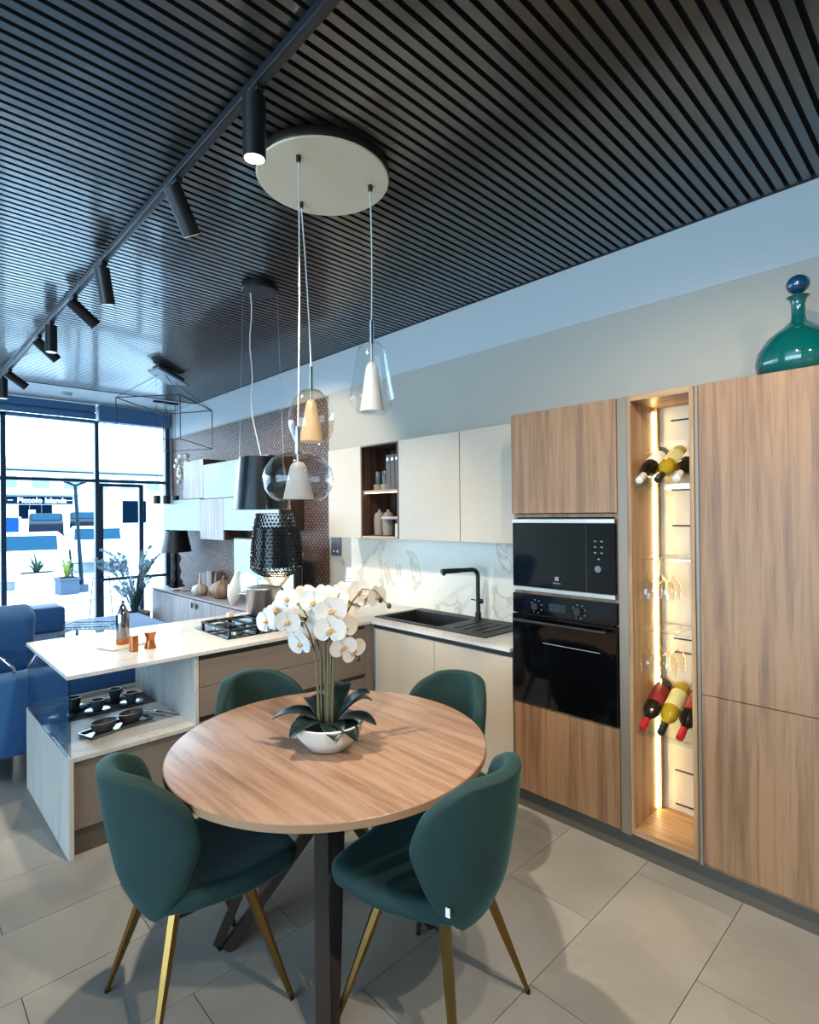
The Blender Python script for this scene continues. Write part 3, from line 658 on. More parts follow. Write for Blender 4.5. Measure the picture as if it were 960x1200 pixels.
# island top objects
t = thing('steel_shaker_bottle', 'polished steel bottle with pointed cap and copper base on the island', 'bottle', (1.02, 3.46, .874))
obj('copper_base', L([(.036, 0), (.037, .002), (.037, .03), (.035, .032)], 28), M['copper'], t, smooth=40, label='copper base ring')
obj('steel_body', L([(.035, .032), (.0355, .034), (.0355, .165), (.033, .178), (.017, .215), (.009, .226)], 28), M['mirrorsteel'], t, smooth=50)
obj('cap', L([(.009, .226), (.011, .23), (.011, .24), (.006, .247), (.003, .25)], 16), M['mirrorsteel'], t, smooth=50)
bm = B(-.13, .13, -.075, .075, 0, .008, bev=.003); t = single('serving_board', bm, M['cream'], 'thin pale board lying under the steel bottle on the island', 'board', (0, 0, 0)); t.location = (1.03, 3.44, .8655); t.rotation_euler = (0, 0, .35)
single('copper_tumbler', L([(.021, 0), (.023, .002), (.023, .085), (.021, .087)], 24, (1.015, 3.255, .8655)), M['copper'], 'plain copper cylinder grinder beside the steel bottle', 'grinder', (1.015, 3.255, .8655), smooth=40)
single('copper_mill', L([(.030, 0), (.031, .004), (.022, .035), (.021, .055), (.032, .088), (.030, .092), (.012, .09)], 24, (1.105, 3.265, .8655), lobes=12, amp=.03), M['copper'], 'waisted copper grinder with flared top on the island', 'grinder', (1.105, 3.265, .8655), smooth=40)

# display bay: cups, tray, cutlery
ZS = .4745
mt = B(-.27, .27, -.12, .12, 0, .004); t = single('slate_runner', mt, M['slate'], 'dark runner mat under the coffee cups in the island bay', 'mat', (0, 0, 0)); t.location = (.955, 3.64, ZS+.0005); t.rotation_euler = (0, 0, .02)
def cup(x, y, rz, lab):
    t = thing('coffee_cup', lab, 'cup', (x, y, ZS+.012), rz, 'charcoal cups in the island bay')
    obj('cup_body', L([(.020, 0), (.026, .004), (.033, .03), (.036, .062), (.033, .062), (.029, .03), (.02, .008)], 24), M['greycup'], t, smooth=50)
    bm = NB(); tube(bm, [(.033, 0, .048), (.052, 0, .048), (.054, 0, .025), (.030, 0, .018)], .004, 8); obj('cup_handle', bm, M['greycup'], t, smooth=60)
    s = single('saucer', L([(.022, 0), (.045, .003), (.066, .009), (.065, .011), (.02, .006)], 28, (x, y, ZS+.005)), M['tray'], lab.replace('cup', 'glazed saucer under the cup', 1), 'saucer', (x, y, ZS+.005), 'saucers in the island bay', smooth=50)
for (x, y, rz, lab) in ((.83, 3.72, 2.5, 'charcoal cup at the back of the runner, nearer the glass side'), (1.05, 3.72, .5, 'charcoal cup at the back of the runner, nearer the divider'),
                        (.74, 3.60, 2.2, 'charcoal cup seen through the glass edge on the runner'), (.915, 3.575, .8, 'charcoal cup in the middle front of the runner'), (1.10, 3.58, 2.6, 'charcoal cup on the front of the runner beside the stone divider')):
    cup(x, y, rz, lab)
t = thing('serving_tray', 'glazed rectangular tray holding two charcoal bowls in the island bay', 'tray', (.925, 3.245, ZS), .28)
bm = NB(); prism(bm, [(-.16, .0), (.16, .0), (.175, .016), (.17, .016), (.155, .006), (-.155, .006), (-.17, .016), (-.175, .016)], -.062, .062, 'y'); obj('tray_plate', bm, M['tray'], t)
for y in (-1, 1): obj('tray_rim', B(-.17, .17, y*.062-.003, y*.062+.003, .004, .016), M['tray'], t)
for k_, (dx, lb) in enumerate(((-.072, 'oval charcoal bowl on the glazed tray, nearer the glass side'), (.078, 'oval charcoal bowl on the glazed tray, nearer the cutlery'))):
    c = Vector((.925+dx*math.cos(.28), 3.245+dx*math.sin(.28), ZS+.0085))
    bm = L([(.045, 0), (.062, .02), (.068, .05), (.064, .05), (.056, .02), (.03, .006)], 28)
    for v in bm.verts: v.co.y *= .72
    bmesh.ops.rotate(bm, verts=bm.verts, matrix=Matrix.Rotation(.28, 3, 'Z')); bmesh.ops.translate(bm, verts=bm.verts, vec=c)
    single('oval_bowl', bm, M['greycup'], lb, 'bowl', c, 'bowls on the glazed tray', smooth=50)
def cutlery(name, loc, rz, lab, fork):
    t = thing(name, lab, 'cutlery', loc, rz, 'silver cutlery in the island bay')
    bm = NB(); R = []
    for x, w, z in ((-.10, .007, .003), (-.03, .004, .006), (.03, .0035, .008), (.05, .006, .006)):
        R.append([bm.verts.new((x, -w, z)), bm.verts.new((x, w, z)), bm.verts.new((x, w, z+.002)), bm.verts.new((x, -w, z+.002))])
    skin(bm, R); obj('handle', bm, M['chrome'], t)
    bm = NB()
    if fork:
        box(bm, .048, .068, -.011, .011, .005, .007)
        for i in range(4): box(bm, .066, .10, -.011+i*.0065, -.0085+i*.0065, .005, .007)
    else:
        sph(bm, (.073, 0, .006), .026, 14, (1, .62, .18))
    obj('fork_head' if fork else 'spoon_bowl', bm, M['chrome'], t, smooth=40)
cutlery('fork', (1.135, 3.33, ZS), 1.9, 'silver fork in the island bay beside the tray', True)
cutlery('knife_fork', (1.155, 3.27, ZS), 2.05, 'small silver fork lying across its neighbour beside the tray', True)
cutlery('spoon', (1.20, 3.27, ZS), 2.0, 'silver spoon in the island bay against the stone divider', False)

# ================================================================== TABLE, CHAIRS, ORCHID
TC = Vector((1.243, 1.737, 0)); TR = .5855
t = thing('dining_table', 'round oak dining table on dark bronze crossed bar legs', 'table', TC)
bm = L([(TR-.004, .722), (TR-.001, .724), (TR, .727), (TR, .747), (TR-.002, .7495), (TR-.004, .75)], 96)
tt = obj('tabletop', bm, M['table'], t, smooth=30)
obj('edge_band', L([(TR+.0002, .7245), (TR+.0012, .7255), (TR+.0012, .7475), (TR+.0002, .7485)], 96, open_=True), M['edge'], tt, smooth=40, label='darker edge band')
obj('hub_plate', L([(.2, .708), (.2, .7215)], 32), M['bronze'], t, smooth=40)
def bar(bm, a, b, w, th, side):
    a, b = Vector(a), Vector(b); d = (b-a).normalized(); s = Vector(side)-d*Vector(side).dot(d); s.normalize(); nrm = d.cross(s)
    R = [[bm.verts.new(p+s*i*w/2+nrm*j*th/2) for i, j in ((-1, -1), (1, -1), (1, 1), (-1, 1))] for p in (a, b)]
    skin(bm, R); return bm
for k in range(4):
    an = math.radians(142+90*k); F = Vector((math.cos(an), math.sin(an), 0)); Tn = Vector((-F.y, F.x, 0))
    bm = NB()
    bar(bm, F*.425-Tn*.012+Vector((0, 0, .004)), F*.12-Tn*.034+Vector((0, 0, .712)), .046, .034, Tn)
    bar(bm, F*.385+Tn*.012+Vector((0, 0, .004)), F*-.13+Tn*.036+Vector((0, 0, .712)), .046, .034, Tn)
    box(bm, -.02, .02, -.02, .02, 0, .006)
    bmesh.ops.transform(bm, matrix=Matrix.Translation(F*.41), verts=bm.verts[-8:])
    obj('leg', bm, M['bronze'], t)
# chairs
def loft_mid(rows):
    """rows: list of lists of points -> grid faces"""
    bm = NB(); V = [[bm.verts.new(p) for p in r] for r in rows]
    for i in range(len(V)-1):
        for j in range(len(V[0])-1): bm.faces.new((V[i][j], V[i][j+1], V[i+1][j+1], V[i+1][j]))
    return bm
def interp(tab, x):
    for (a, *A), (b_, *C) in zip(tab, tab[1:]):
        if x <= b_ or (b_, *C) == tab[-1]:
            f = max(0, min(1, (x-a)/(b_-a))); f = f*f*(3-2*f)
            return [p+(q-p)*f for p, q in zip(A, C)]
def shell(name, rows, th, m, t, off=0):
    o = obj(name, loft_mid(rows), m, t, smooth=180, recalc=True)
    md = o.modifiers.new('thickness', 'SOLIDIFY'); md.thickness = th; md.offset = off
    sb = o.modifiers.new('round', 'SUBSURF'); sb.levels = 2; sb.render_levels = 2
    return o
def make_chair(label, loc, facing):
    t = thing('dining_chair', label, 'chair', loc, facing-PI/2, 'green velvet chairs around the table')
    NS = 9
    # backrest: z -> half width, y centre, wrap forward
    tab = [(.375, .09, -.155, .01), (.43, .155, -.190, .055), (.52, .205, -.225, .125), (.64, .240, -.25, .185), (.74, .228, -.265, .17), (.80, .198, -.272, .135), (.845, .14, -.275, .07)]
    rows = []
    for z in (.375, .40, .44, .50, .57, .64, .70, .755, .80, .83, .845):
        w, y, c = interp(tab, z); r = []
        for i in range(NS):
            s = -1+2*i/(NS-1); zz = z-.014*abs(s)**3*(1 if z > .7 else 0)
            r.append((s*w, y+c*abs(s)**2, zz))
        rows.append(r)
    b_ = shell('backrest', rows, .052, M['velvet'], t)
    # seat: t front->rear
    tab = [(0, .215, .272, .448, .004), (.15, .238, .235, .460, .006), (.45, .236, .08, .448, .0), (.75, .195, -.07, .430, .02), (1, .13, -.175, .422, .03)]
    rows = []
    for k in (0, .06, .15, .3, .45, .6, .75, .88, 1):
        w, y, z, c = interp(tab, k); r = []
        for i in range(NS):
            s = -1+2*i/(NS-1)
            yy = y-.022*abs(s)**3*(1-k)**2; zz = z+c*abs(s)**2.4
            r.append((s*w, yy, zz-.012*(1-abs(s)**2)*(1 if .1 < k < .95 else 0)))
        rows.append(r)
    se = shell('seat', rows, .07, M['velvet'], t, .0)
    bm = NB(); box(bm, -.13, .13, -.13, .13, .368, .398, bev=.01); obj('under_frame', bm, M['black'], t)
    for sx in (-1, 1):
        for sy in (-1, 1):
            bm = NB(); a = Vector((sx*.115, sy*.115, .395)); e_ = Vector((sx*.222, sy*.222, .012))
            cyl(bm, a, a+(e_-a)*.38, .019, .0165, n=6); cyl(bm, a+(e_-a)*.38, e_, .0165, .0085, n=6)
            lg_ = obj('leg', bm, M['gold'], t)
            bm = NB(); cyl(bm, e_+Vector((0, 0, .003)), e_+Vector((sx*.002, sy*.002, -.012)), .009, .008, n=10); obj('foot_cap', bm, M['black'], lg_)
    return t, se
make_chair('green velvet chair in front of the island display, its back facing the open floor', (.768, 1.84, 0), math.radians(-2))
c2, se = make_chair('green velvet chair with white tag on its seat seam, nearest the oak cabinets', (1.300, 1.256, 0), math.radians(100))
obj('care_tag', B(-.0015, .0015, -.007, .007, -.013, .013), M['paper'], c2, label='small white tag').location = (-.175, -.165, .475)
make_chair('green velvet chair facing the camera between the table and the island drawers', (1.305, 2.25, 0), math.radians(-88))
make_chair('green velvet chair between the table and the sink doors', (1.768, 1.738, 0), math.radians(179))
# orchid
def eye_pt(x, y, depth):
    """picture measurement -> point at the given distance along the view axis (used only to place the flowers)"""
    return Vector((0, 0, EYE))+(fw+rt*((x-480)/FOC)+up*((600-y)/FOC))*depth
BC = Vector((1.197, 1.686, .7505))
t = thing('potted_orchid', 'white orchid in a round white bowl on the oak table', 'plant', BC)
obj('bowl', L([(.055, 0), (.075, .004), (.115, .05), (.128, .095), (.124, .098), (.119, .094), (.105, .055), (.06, .02)], 40), M['bowl'], t, smooth=50)
obj('moss', L([(.115, .072), (.09, .082), (.0, .088)], 24), M['soil'], t, smooth=60)
def leaf(az, ln, w, rise, droop, z0):
    bm = NB(); d = Vector((math.cos(az), math.sin(az), 0)); sd = Vector((-d.y, d.x, 0)); R = []
    for i in range(9):
        f = i/8; ww = w*max(.06, (1-abs(2*min(1, .12+.88*f)-1.08)**2.6/1.05))*(1 if f < .99 else .35); p = d*(.015+ln*f)+Vector((0, 0, z0+rise*math.sin(f*PI*.6)-droop*f*f))
        R.append([p-sd*ww+Vector((0, 0, .012*(ww/w))), p+Vector((0, 0, -.006)), p+sd*ww+Vector((0, 0, .012*(ww/w)))])
    V = [[bm.verts.new(q) for q in r] for r in R]
    for i in range(8):
        for j in range(2): bm.faces.new((V[i][j], V[i][j+1], V[i+1][j+1], V[i+1][j]))
    o = obj('leaf', bm, M['leaf'], t, smooth=180); md = o.modifiers.new('th', 'SOLIDIFY'); md.thickness = .004; sb = o.modifiers.new('s', 'SUBSURF'); sb.levels = 1; sb.render_levels = 1
RAZ = math.atan2(rt.y, rt.x)
for az, ln, w, rise, droop in ((RAZ+PI-.1, .20, .048, .06, .05), (RAZ-.25, .17, .046, .045, .035), (RAZ+.45, .16, .045, .09, .03), (RAZ+2.3, .14, .045, .08, .02), (RAZ-2.4, .15, .05, .04, .05), (RAZ-1.25, .13, .05, .035, .05), (RAZ+1.3, .14, .05, .11, .0), (RAZ+.1, .14, .05, .09, -.02), (RAZ-.8, .15, .045, .03, .05)):
    leaf(az, ln, w, rise, droop, .085)
D0 = (BC+Vector((0, 0, .2))-Vector((0, 0, EYE))).dot(fw)
stems = [((-.034, -.01), (371, 772), (350, 720)), ((-.026, .012), (376, 762), (345, 702)), ((-.004, -.014), (385, 758), (398, 695)), ((.004, .006), (388, 762), (425, 690)), ((.012, -.008), (391, 768), (410, 745)), ((-.014, .01), (381, 760), (384, 712))]
for i, ((a, c), m1, m2) in enumerate(stems):
    p0 = BC+rt*a+Vector((0, 0, .08))+fw*c; p1 = eye_pt(*m1, D0+c*2); p2 = eye_pt(*m2, D0+c*3)
    p0.z = BC.z+.08
    pts = [p0+(p1-p0)*f for f in (0, .33, .66, .9)]+[(p0+(p1-p0)*.97+(p2-p1)*.05)]+[p1+(p2-p1)*f+Vector((0, 0, .03*math.sin(PI*f))) for f in (.15, .4, .7, 1)]
    obj('stem', tube(NB(), pts, .0056, 8, .0024), M['stem'], t, world=True, smooth=60)
twig = [eye_pt(425, 690, D0+.05), eye_pt(440, 692, D0+.07), eye_pt(452, 706, D0+.09), eye_pt(458, 711, D0+.09)]
obj('stem', tube(NB(), twig, .002, 6), M['stem'], t, world=True, smooth=60)
def petal_pts(bm, an, ln, w, cup, base_r=.004, z=0):
    d = Vector((math.cos(an), math.sin(an), 0)); s = Vector((-d.y, d.x, 0)); V = []
    for i, (f, q) in enumerate(((0, .22), (.25, .75), (.55, 1.0), (.8, .82), (1.0, .30))):
        p = d*(base_r+ln*f)+Vector((0, 0, z+cup*f*f-.25*cup*f)); V.append([bm.verts.new(p-s*w*q+Vector((0, 0, cup*.3*q))), bm.verts.new(p), bm.verts.new(p+s*w*q+Vector((0, 0, cup*.3*q)))])
    for i in range(4):
        for j in range(2): bm.faces.new((V[i][j], V[i][j+1], V[i+1][j+1], V[i+1][j]))
def flower(p, nrm, size, roll):
    nrm = Vector(nrm).normalized(); q = nrm.to_track_quat('Z', 'Y').to_matrix().to_4x4(); mx = Matrix.Translation(p-BC) @ q @ Matrix.Rotation(roll, 4, 'Z') @ Matrix.Diagonal((size, size, size, 1))
    bm = NB()
    for an in (PI/2, PI/2+2.25, PI/2-2.25): petal_pts(bm, an, .43, .20, .05, z=-.02)
    for an in (.12, PI-.12): petal_pts(bm, an, .47, .34, .07, z=.01)
    bm.transform(mx); o = obj('flower', bm, M['petal'], t, smooth=180, recalc=False)
    md = o.modifiers.new('s', 'SUBSURF'); md.levels = 1; md.render_levels = 1
    bm = NB(); sph(bm, (0, -.06, .05), .065, 8, (.8, 1, .9)); sph(bm, (0, .02, .045), .04, 8); 
    for s in (-1, 1): sph(bm, (s*.07, -.04, .07), .045, 6, (.6, 1, 1))
    bm.transform(mx); obj('flower_lip', bm, M['lip'], o, smooth=180, label='yellow centre of the flower')
tc_ = -fw+Vector((0, 0, .05))
for (x, y, dd, a, e_, sz, ro) in ((313, 727, .0, -.7, .1, .088, .3), (337, 729, -.03, .2, -.1, .082, -.2), (337, 702, .02, -.3, .2, .084, .1), (356, 700, .05, .1, .3, .09, .5), (352, 754, -.04, -.6, -.3, .09, .2), (368, 706, -.03, .0, .1, .09, -.3),
                                  (388, 716, -.05, .2, .0, .10, .2), (387, 738, -.07, .1, -.1, .10, -.1), (371, 734, .0, -.3, -.1, .09, .6), (402, 758, -.05, .4, -.4, .088, .2), (414, 762, -.02, .8, -.3, .088, .5), (402, 694, .06, .4, .3, .08, .1),
                                  (420, 694, .05, .6, .2, .086, .4), (441, 699, .08, .9, .0, .08, .2), (393, 703, .02, -.1, .4, .09, .0), (404, 736, -.01, .7, .0, .09, .3), (404, 718, .02, .6, .2, .085, -.4), (375, 720, .05, -.5, .2, .085, .2), (363, 746, .03, -.3, -.5, .075, .8), (410, 706, .07, .3, .1, .08, .0), (324, 716, .03, -.4, .3, .075, .4), (378, 698, .05, .1, .5, .085, .2), (347, 740, .03, -.2, -.2, .07, -.3), (428, 700, .09, .5, .4, .075, .3)):
    flower(eye_pt(x, y, D0+dd), tc_+rt*a+up*e_, sz*1.22, ro)
for (x, y, dd) in ((446, 703, .09), (456, 710, .09), (383, 749, -.06), (420, 772, 0)):
    obj('bud', sph(NB(), eye_pt(x, y, D0+dd), .009, 8, (1, 1, 1.25)), M['bud'], t, world=True, smooth=180)

# ================================================================== CLUSTER PENDANT
PC = Vector((1.42, 2.0, 3.07))
t = thing('cluster_pendant_lamp', 'cluster pendant with round cream canopy and three blown glass globes', 'pendant lamp', PC)
obj('canopy', L([(.275, .045), (.285, .045), (.287, .012), (.287, .004), (.283, 0), (.0, 0)], 64), M['creamdisc'], t, smooth=40, label='round cream ceiling canopy')
obj('canopy_edge', L([(.2875, .044), (.289, .042), (.289, .008), (.2875, .006)], 64, open_=True), M['bronze'], t, smooth=40)
for (cx, cy, ex, ey, zr, zt, prof, gm, fm, dz, lab) in (
    (1.247, 1.929, 1.2405, 1.943, 1.965, 1.858, [(.022, .0), (.06, -.004), (.105, -.024), (.134, -.065), (.1425, -.105), (.134, -.150), (.112, -.182), (.088, -.196)], 'smoke', 'frost', (.035, .062, .155), 'wide smoked glass globe'),
    (1.441, 2.21, 1.471, 2.188, 2.300, 2.195, [(.015, .0), (.045, -.010), (.080, -.048), (.103, -.105), (.1075, -.15), (.100, -.20), (.082, -.24), (.072, -.255)], 'amber', 'frostamber', (.028, .058, .2), 'amber tinted glass globe'),
    (1.592, 1.887, 1.594, 1.8905, 2.465, 2.370, [(.015, .0), (.035, -.004), (.056, -.022), (.064, -.045), (.10, -.245), (.101, -.255), (.066, -.312), (.060, -.316)], 'clear', 'frost', (.030, .056, .225), 'clear angular glass globe')):
    bm = NB(); cyl(bm, (cx, cy, 3.07), (cx, cy, 3.045), .011, .009, n=14); obj('cable_grip', bm, M['bronze'], t, world=True, smooth=40)
    pts = [(cx+(ex-cx)*f+.006*math.sin(f*3), cy+(ey-cy)*f, 3.05+(zr-3.05)*f) for f in (0, .1, .25, .5, .75, 1)]
    obj('cable', tube(NB(), pts, .0032, 8), M['rope'], t, world=True, smooth=60)
    rd = obj('rod', cyl(NB(), (ex, ey, zr), (ex, ey, zt-.005), .0105, n=16), M['chrome'], t, world=True, smooth=40)
    g_ = obj('glass_globe', L(prof, 48, (ex, ey, zt), open_=True), M[gm], t, world=True, smooth=180, label=lab)
    r1, r2, hh = dz; zb = zt+prof[-1][1]+.006
    sh = [(.010, zb+hh*.985), (r1*.55, zb+hh*.97), (r1*.9, zb+hh*.88), (r1*1.05, zb+hh*.75), (r2, zb)]
    obj('diffuser', L([(r, z) for r, z in sh]+[(r2-.004, zb), (r1*.9, zb+hh*.72)], 32, (ex, ey, 0), open_=True), M[fm], g_, world=True, smooth=60, label='frosted inner diffuser')
    obj('lamp_holder', cyl(NB(), (ex, ey, zt+.0), (ex, ey, zb+hh*.97), .006, n=10), M['silverwire'], rd, world=True, smooth=40)

# ================================================================== DECANTER ON CABINET
VC = (2.777, .532, 2.137)
t = thing('glass_decanter', 'teal glass decanter with round stopper on top of the oak larder', 'decanter', VC)
prof = [(.07, 0), (.11, .006), (.150, .045), (.158, .085), (.15, .13), (.115, .185), (.065, .225), (.032, .25), (.025, .27), (.025, .325), (.03, .345), (.042, .356), (.038, .358), (.022, .345)]
obj('decanter_body', L(prof, 48), M['vase'], t, smooth=60)
bm = NB(); cyl(bm, (0, 0, .34), (0, 0, .375), .014, n=14); sph(bm, (0, 0, .408), .043, 20, (1.0, 1, .93)); obj('stopper', bm, M['vasestop'], t, smooth=60, label='round dark blue stopper')

# ================================================================== BLACK SHADE PENDANT OVER HOB
t = thing('shade_pendant_lamp', 'dark teal conical shade pendant hanging over the gas hob', 'pendant lamp', (1.826, 3.30, 3.075))
obj('canopy', L([(.115, .045), (.118, .04), (.118, .004), (.114, 0)], 36), M['blackmetal'], t, smooth=40)
pts = [(1.78+.012*math.sin(k*1.7), 3.335-.03*k/12, 3.07-k*(3.07-1.985)/12) for k in range(13)]; pts[-1] = (1.822, 3.30, 1.985)
obj('cable', tube(NB(), [(1.776+.05*(k/12)**6+.008*math.sin(k*1.3), 3.335-.035*(k/12)**6, 3.07-k*1.09/12) for k in range(13)], .004, 8), M['rope'], t, world=True, smooth=60)
for dx, dy in ((-.08, .08), (.085, -.07)): obj('steel_cable', tube(NB(), [(1.826+dx, 3.3+dy, 3.07), (1.826+dx*1.3, 3.3+dy*1.3, 1.98)], .0012, 6), M['silverwire'], t, world=True)
shd = obj('lamp_shade', L([(.140, 1.985), (.188, 1.645), (.184, 1.645), (.137, 1.983)], 40, (1.826, 3.30, 0), open_=True), M['tealshade'], t, world=True, smooth=50)
bm = NB()
for k in range(3):
    an = k*2*PI/3; tube(bm, [(1.826, 3.3, 1.97), (1.826+.139*math.cos(an), 3.3+.139*math.sin(an), 1.97)], .003, 6)
cyl(bm, (1.826, 3.3, 1.99), (1.826, 3.3, 1.90), .018, n=14); obj('lamp_holder', bm, M['blackmetal'], t, world=True, smooth=40)

# ================================================================== LIVING AREA
# wall boxes
def wbox(lab, ya, yb, z0, z1, m, x0=2.8):
    t = thing('wall_box', lab, 'cabinet', (2.95, (ya+yb)/2, z0))
    obj('carcass', B(x0+.02, 3.09, yb+.002, ya-.002, z0+.001, z1-.001), M['walnut'], t, world=True)
    obj('door', B(x0, x0+.019, yb+.001, ya-.001, z0, z1, bev=.001), M[m], t, world=True)
wbox('pale wood wall box, topmost beside the window corner', 7.04, 6.455, 1.825, 2.29, 'pinkwood')
wbox('long pale blue wall box in the upper row behind the dark shade', 6.45, 4.95, 1.815, 2.215, 'bluefront')
wbox('pale blue wall box in the lower row next to the window', 7.71, 6.548, 1.43, 1.818, 'bluefront')
wbox('pale wood wall box hanging lowest below the blue boxes', 6.545, 5.925, 1.335, 1.808, 'pinkwood')
wbox('long pale blue wall box in the lower row above the television', 5.92, 4.74, 1.45, 1.808, 'bluefront')
# sideboard
t = thing('sideboard', 'low pale wood sideboard under the wall boxes near the window', 'sideboard', (2.84, 6.2, 0))
obj('carcass', B(2.62, 3.08, 4.87, 7.6, .08, .655), M['pinkwood'], t, world=True)
obj('top_board', B(2.59, 3.09, 4.86, 7.61, .668, .685, bev=.002), M['pinkflat'], t, world=True)
obj('shadow_gap', B(2.61, 3.08, 4.87, 7.6, .655, .668), M['groove'], t, world=True)
for i in range(4):
    dd = obj('door', B(2.598, 2.618, 4.872+i*.682, 4.872+(i+1)*.682-.004, .085, .653, bev=.002), M['pinkwood'], t, world=True)
    if i in (1, 2):
        bm = NB(); sph(bm, (2.585, 4.872+(i+.5)*.682+(.28 if i == 1 else -.28), .59), .035, 12, (.25, .5, 1)); obj('handle', bm, M['blackmetal'], dd, world=True, smooth=180)
# television
t = thing('television', 'flat television with pale blue picture standing on the sideboard', 'television', (2.83, 5.07, .685))
obj('tv_body', B(2.79, 2.85, 4.45, 5.66, .76, 1.37, bev=.004), M['black'], t, world=True)
obj('screen', B(2.786, 2.790, 4.465, 5.645, .775, 1.355), M['screen'], t, world=True)
bm = NB(); prism(bm, [(4.47, .78), (5.64, .78), (5.64, .93), (5.35, 1.02), (5.0, .96), (4.75, 1.06), (4.47, 1.10)], 2.7848, 2.7862, 'x'); obj('screen_picture', bm, M['screen2'], t, world=True, label='pale landscape shown on the screen')
obj('stand', B(2.74, 2.92, 4.95, 5.17, .685, .70), M['black'], t, world=True); obj('neck', B(2.81, 2.84, 5.03, 5.09, .70, .765), M['black'], t, world=True)
pts = [(3.085, 4.72-.0*k, 1.44) for k in (0,)]
bm = tube(NB(), [(3.085, 4.90, 1.449), (3.083, 4.89, 1.40), (3.084, 4.845, 1.35), (3.082, 4.80, 1.27), (3.084, 4.765, 1.22), (3.083, 4.78, 1.0), (3.083, 4.775, .78), (3.083, 4.77, .05)], .005, 8)
single('power_cord', bm, M['rope'], 'thin white cord hanging down the patterned wallpaper', 'cord', (3.085, 4.85, .05), smooth=60)
# perforated floor lamp
KC = Vector((2.51, 4.29, 0))
t = thing('lattice_floor_lamp', 'black perforated lattice floor lamp with glowing waist behind the island', 'floor lamp', KC)
def lattice(name, prof, n, m, th, lab=None, parent=t):
    bm = NB(); R = []
    for k, (r, z) in enumerate(prof):
        R.append([bm.verts.new((r*math.cos(2*PI*(i+.5*(k % 2))/n), r*math.sin(2*PI*(i+.5*(k % 2))/n), z)) for i in range(n)])
    for k in range(len(R)-1):
        for i in range(n):
            a, b_, c, d_ = R[k][i], R[k][(i+1) % n], R[k+1][i], R[k+1][(i+1) % n]
            if k % 2 == 0: bm.faces.new((a, b_, c)); bm.faces.new((b_, d_, c))
            else: bm.faces.new((a, b_, d_)); bm.faces.new((a, d_, c))
    o = obj(name, bm, m, parent, recalc=True, label=lab); md = o.modifiers.new('w', 'WIREFRAME'); md.thickness = th; md.use_even_offset = False; return o
prof = [(.168+.052*math.sin(PI/2*min(1, f*1.1)), 1.625-f*.47) for f in [i/15 for i in range(16)]]+[(.20, 1.13), (.16, 1.105), (.12, 1.085)]
lattice('lattice_shade', prof, 36, M['lattice'], .011)
obj('shade_liner', L([(.168, 1.50), (.195, 1.16)], 32, open_=True), M['tealshade'], t, smooth=60)
lattice('glowing_waist', [(.115, 1.085), (.105, 1.07), (.085, 1.045), (.06, 1.015), (.035, .985)], 22, M['cream'], .012, 'glowing perforated waist')
bm = NB(); sph(bm, (0, 0, 1.055), .035, 16); obj('bulb', bm, M['glow'], t, smooth=180)
obj('inner_reflector', L([(.095, 1.075), (.03, .985)], 24, open_=True), M['glow'], t, smooth=60, label='glowing inner bowl')
lattice('lattice_foot', [(.035, .985), (.055, .955), (.075, .92), (.085, .88), (.08, .82), (.06, .74), (.05, .6), (.05, .4), (.06, .2), (.10, .08), (.15, .02)], 20, M['lattice'], .012)
obj('foot_core', L([(.03, .98), (.07, .90), (.04, .6), (.04, .2), (.14, .012), (.15, 0)], 24), M['lattice'], t, smooth=60)
ld = bpy.data.lights.new('lattice_lamp_bulb', 'POINT'); ld.energy = 6; ld.color = (1, .8, .55); ld.shadow_soft_size = .04
lo = bpy.data.objects.new('lattice_lamp_bulb', ld); COL.objects.link(lo); lo.parent = t; lo.location = (0, 0, 1.14)
# baroque table lamp
t = thing('baroque_table_lamp', 'black baroque silhouette table lamp on the sideboard by the window', 'table lamp', (2.82, 7.34, .686))
sil = [(.10, 0), (.115, .012), (.09, .035), (.075, .05), (.085, .075), (.055, .10), (.04, .13), (.05, .17), (.062, .21), (.045, .25), (.032, .29), (.045, .33), (.062, .37), (.05, .41), (.022, .44), (.015, .50)]
for k in range(2):
    bm = NB(); prism(bm, [(r, z) for r, z in sil]+[(-r, z) for r, z in sil[::-1]], -.006, .006, 'y'); bmesh.ops.rotate(bm, verts=bm.verts, matrix=Matrix.Rotation(k*PI/2+.75, 3, 'Z')); obj('profile_plate', bm, M['black'], t)
obj('lamp_shade', L([(.135, .735), (.185, .46), (.181, .46), (.131, .733)], 40, open_=True, lobes=20, amp=.012), M['black'], t, smooth=60)
# pumpkins, boxes, jug, flat dishes
def gourd(name, loc, r, hh, neck, m, lab):
    t = thing(name, lab, 'ornament', loc, 0, 'ceramic gourds on the sideboard')
    pr = [(r*.3, 0), (r*.75, hh*.08), (r, hh*.4), (r*.85, hh*.75), (r*.35, hh*.97), (.018, hh)]
    obj('gourd_body', L(pr, 40, lobes=10, amp=.045), m, t, smooth=180)
    bm = NB(); tube(bm, [(0, 0, hh*.96), (.004, 0, hh+neck*.5), (.012, .004, hh+neck)], .02 if neck > .08 else .012, 10, .013); obj('gourd_stem', bm, m, t, smooth=60)
gourd('ceramic_gourd', (2.72, 6.38, .686), .095, .13, .13, M['ivory'], 'ivory ceramic gourd vase with tall neck on the sideboard')
gourd('ceramic_gourd', (2.84, 6.22, .686), .09, .14, .12, M['brown'], 'brown ceramic gourd with tall neck between its neighbours on the sideboard')
gourd('ceramic_pumpkin', (2.80, 5.95, .686), .135, .20, .05, M['brown'], 'large brown ribbed ceramic pumpkin on the sideboard')
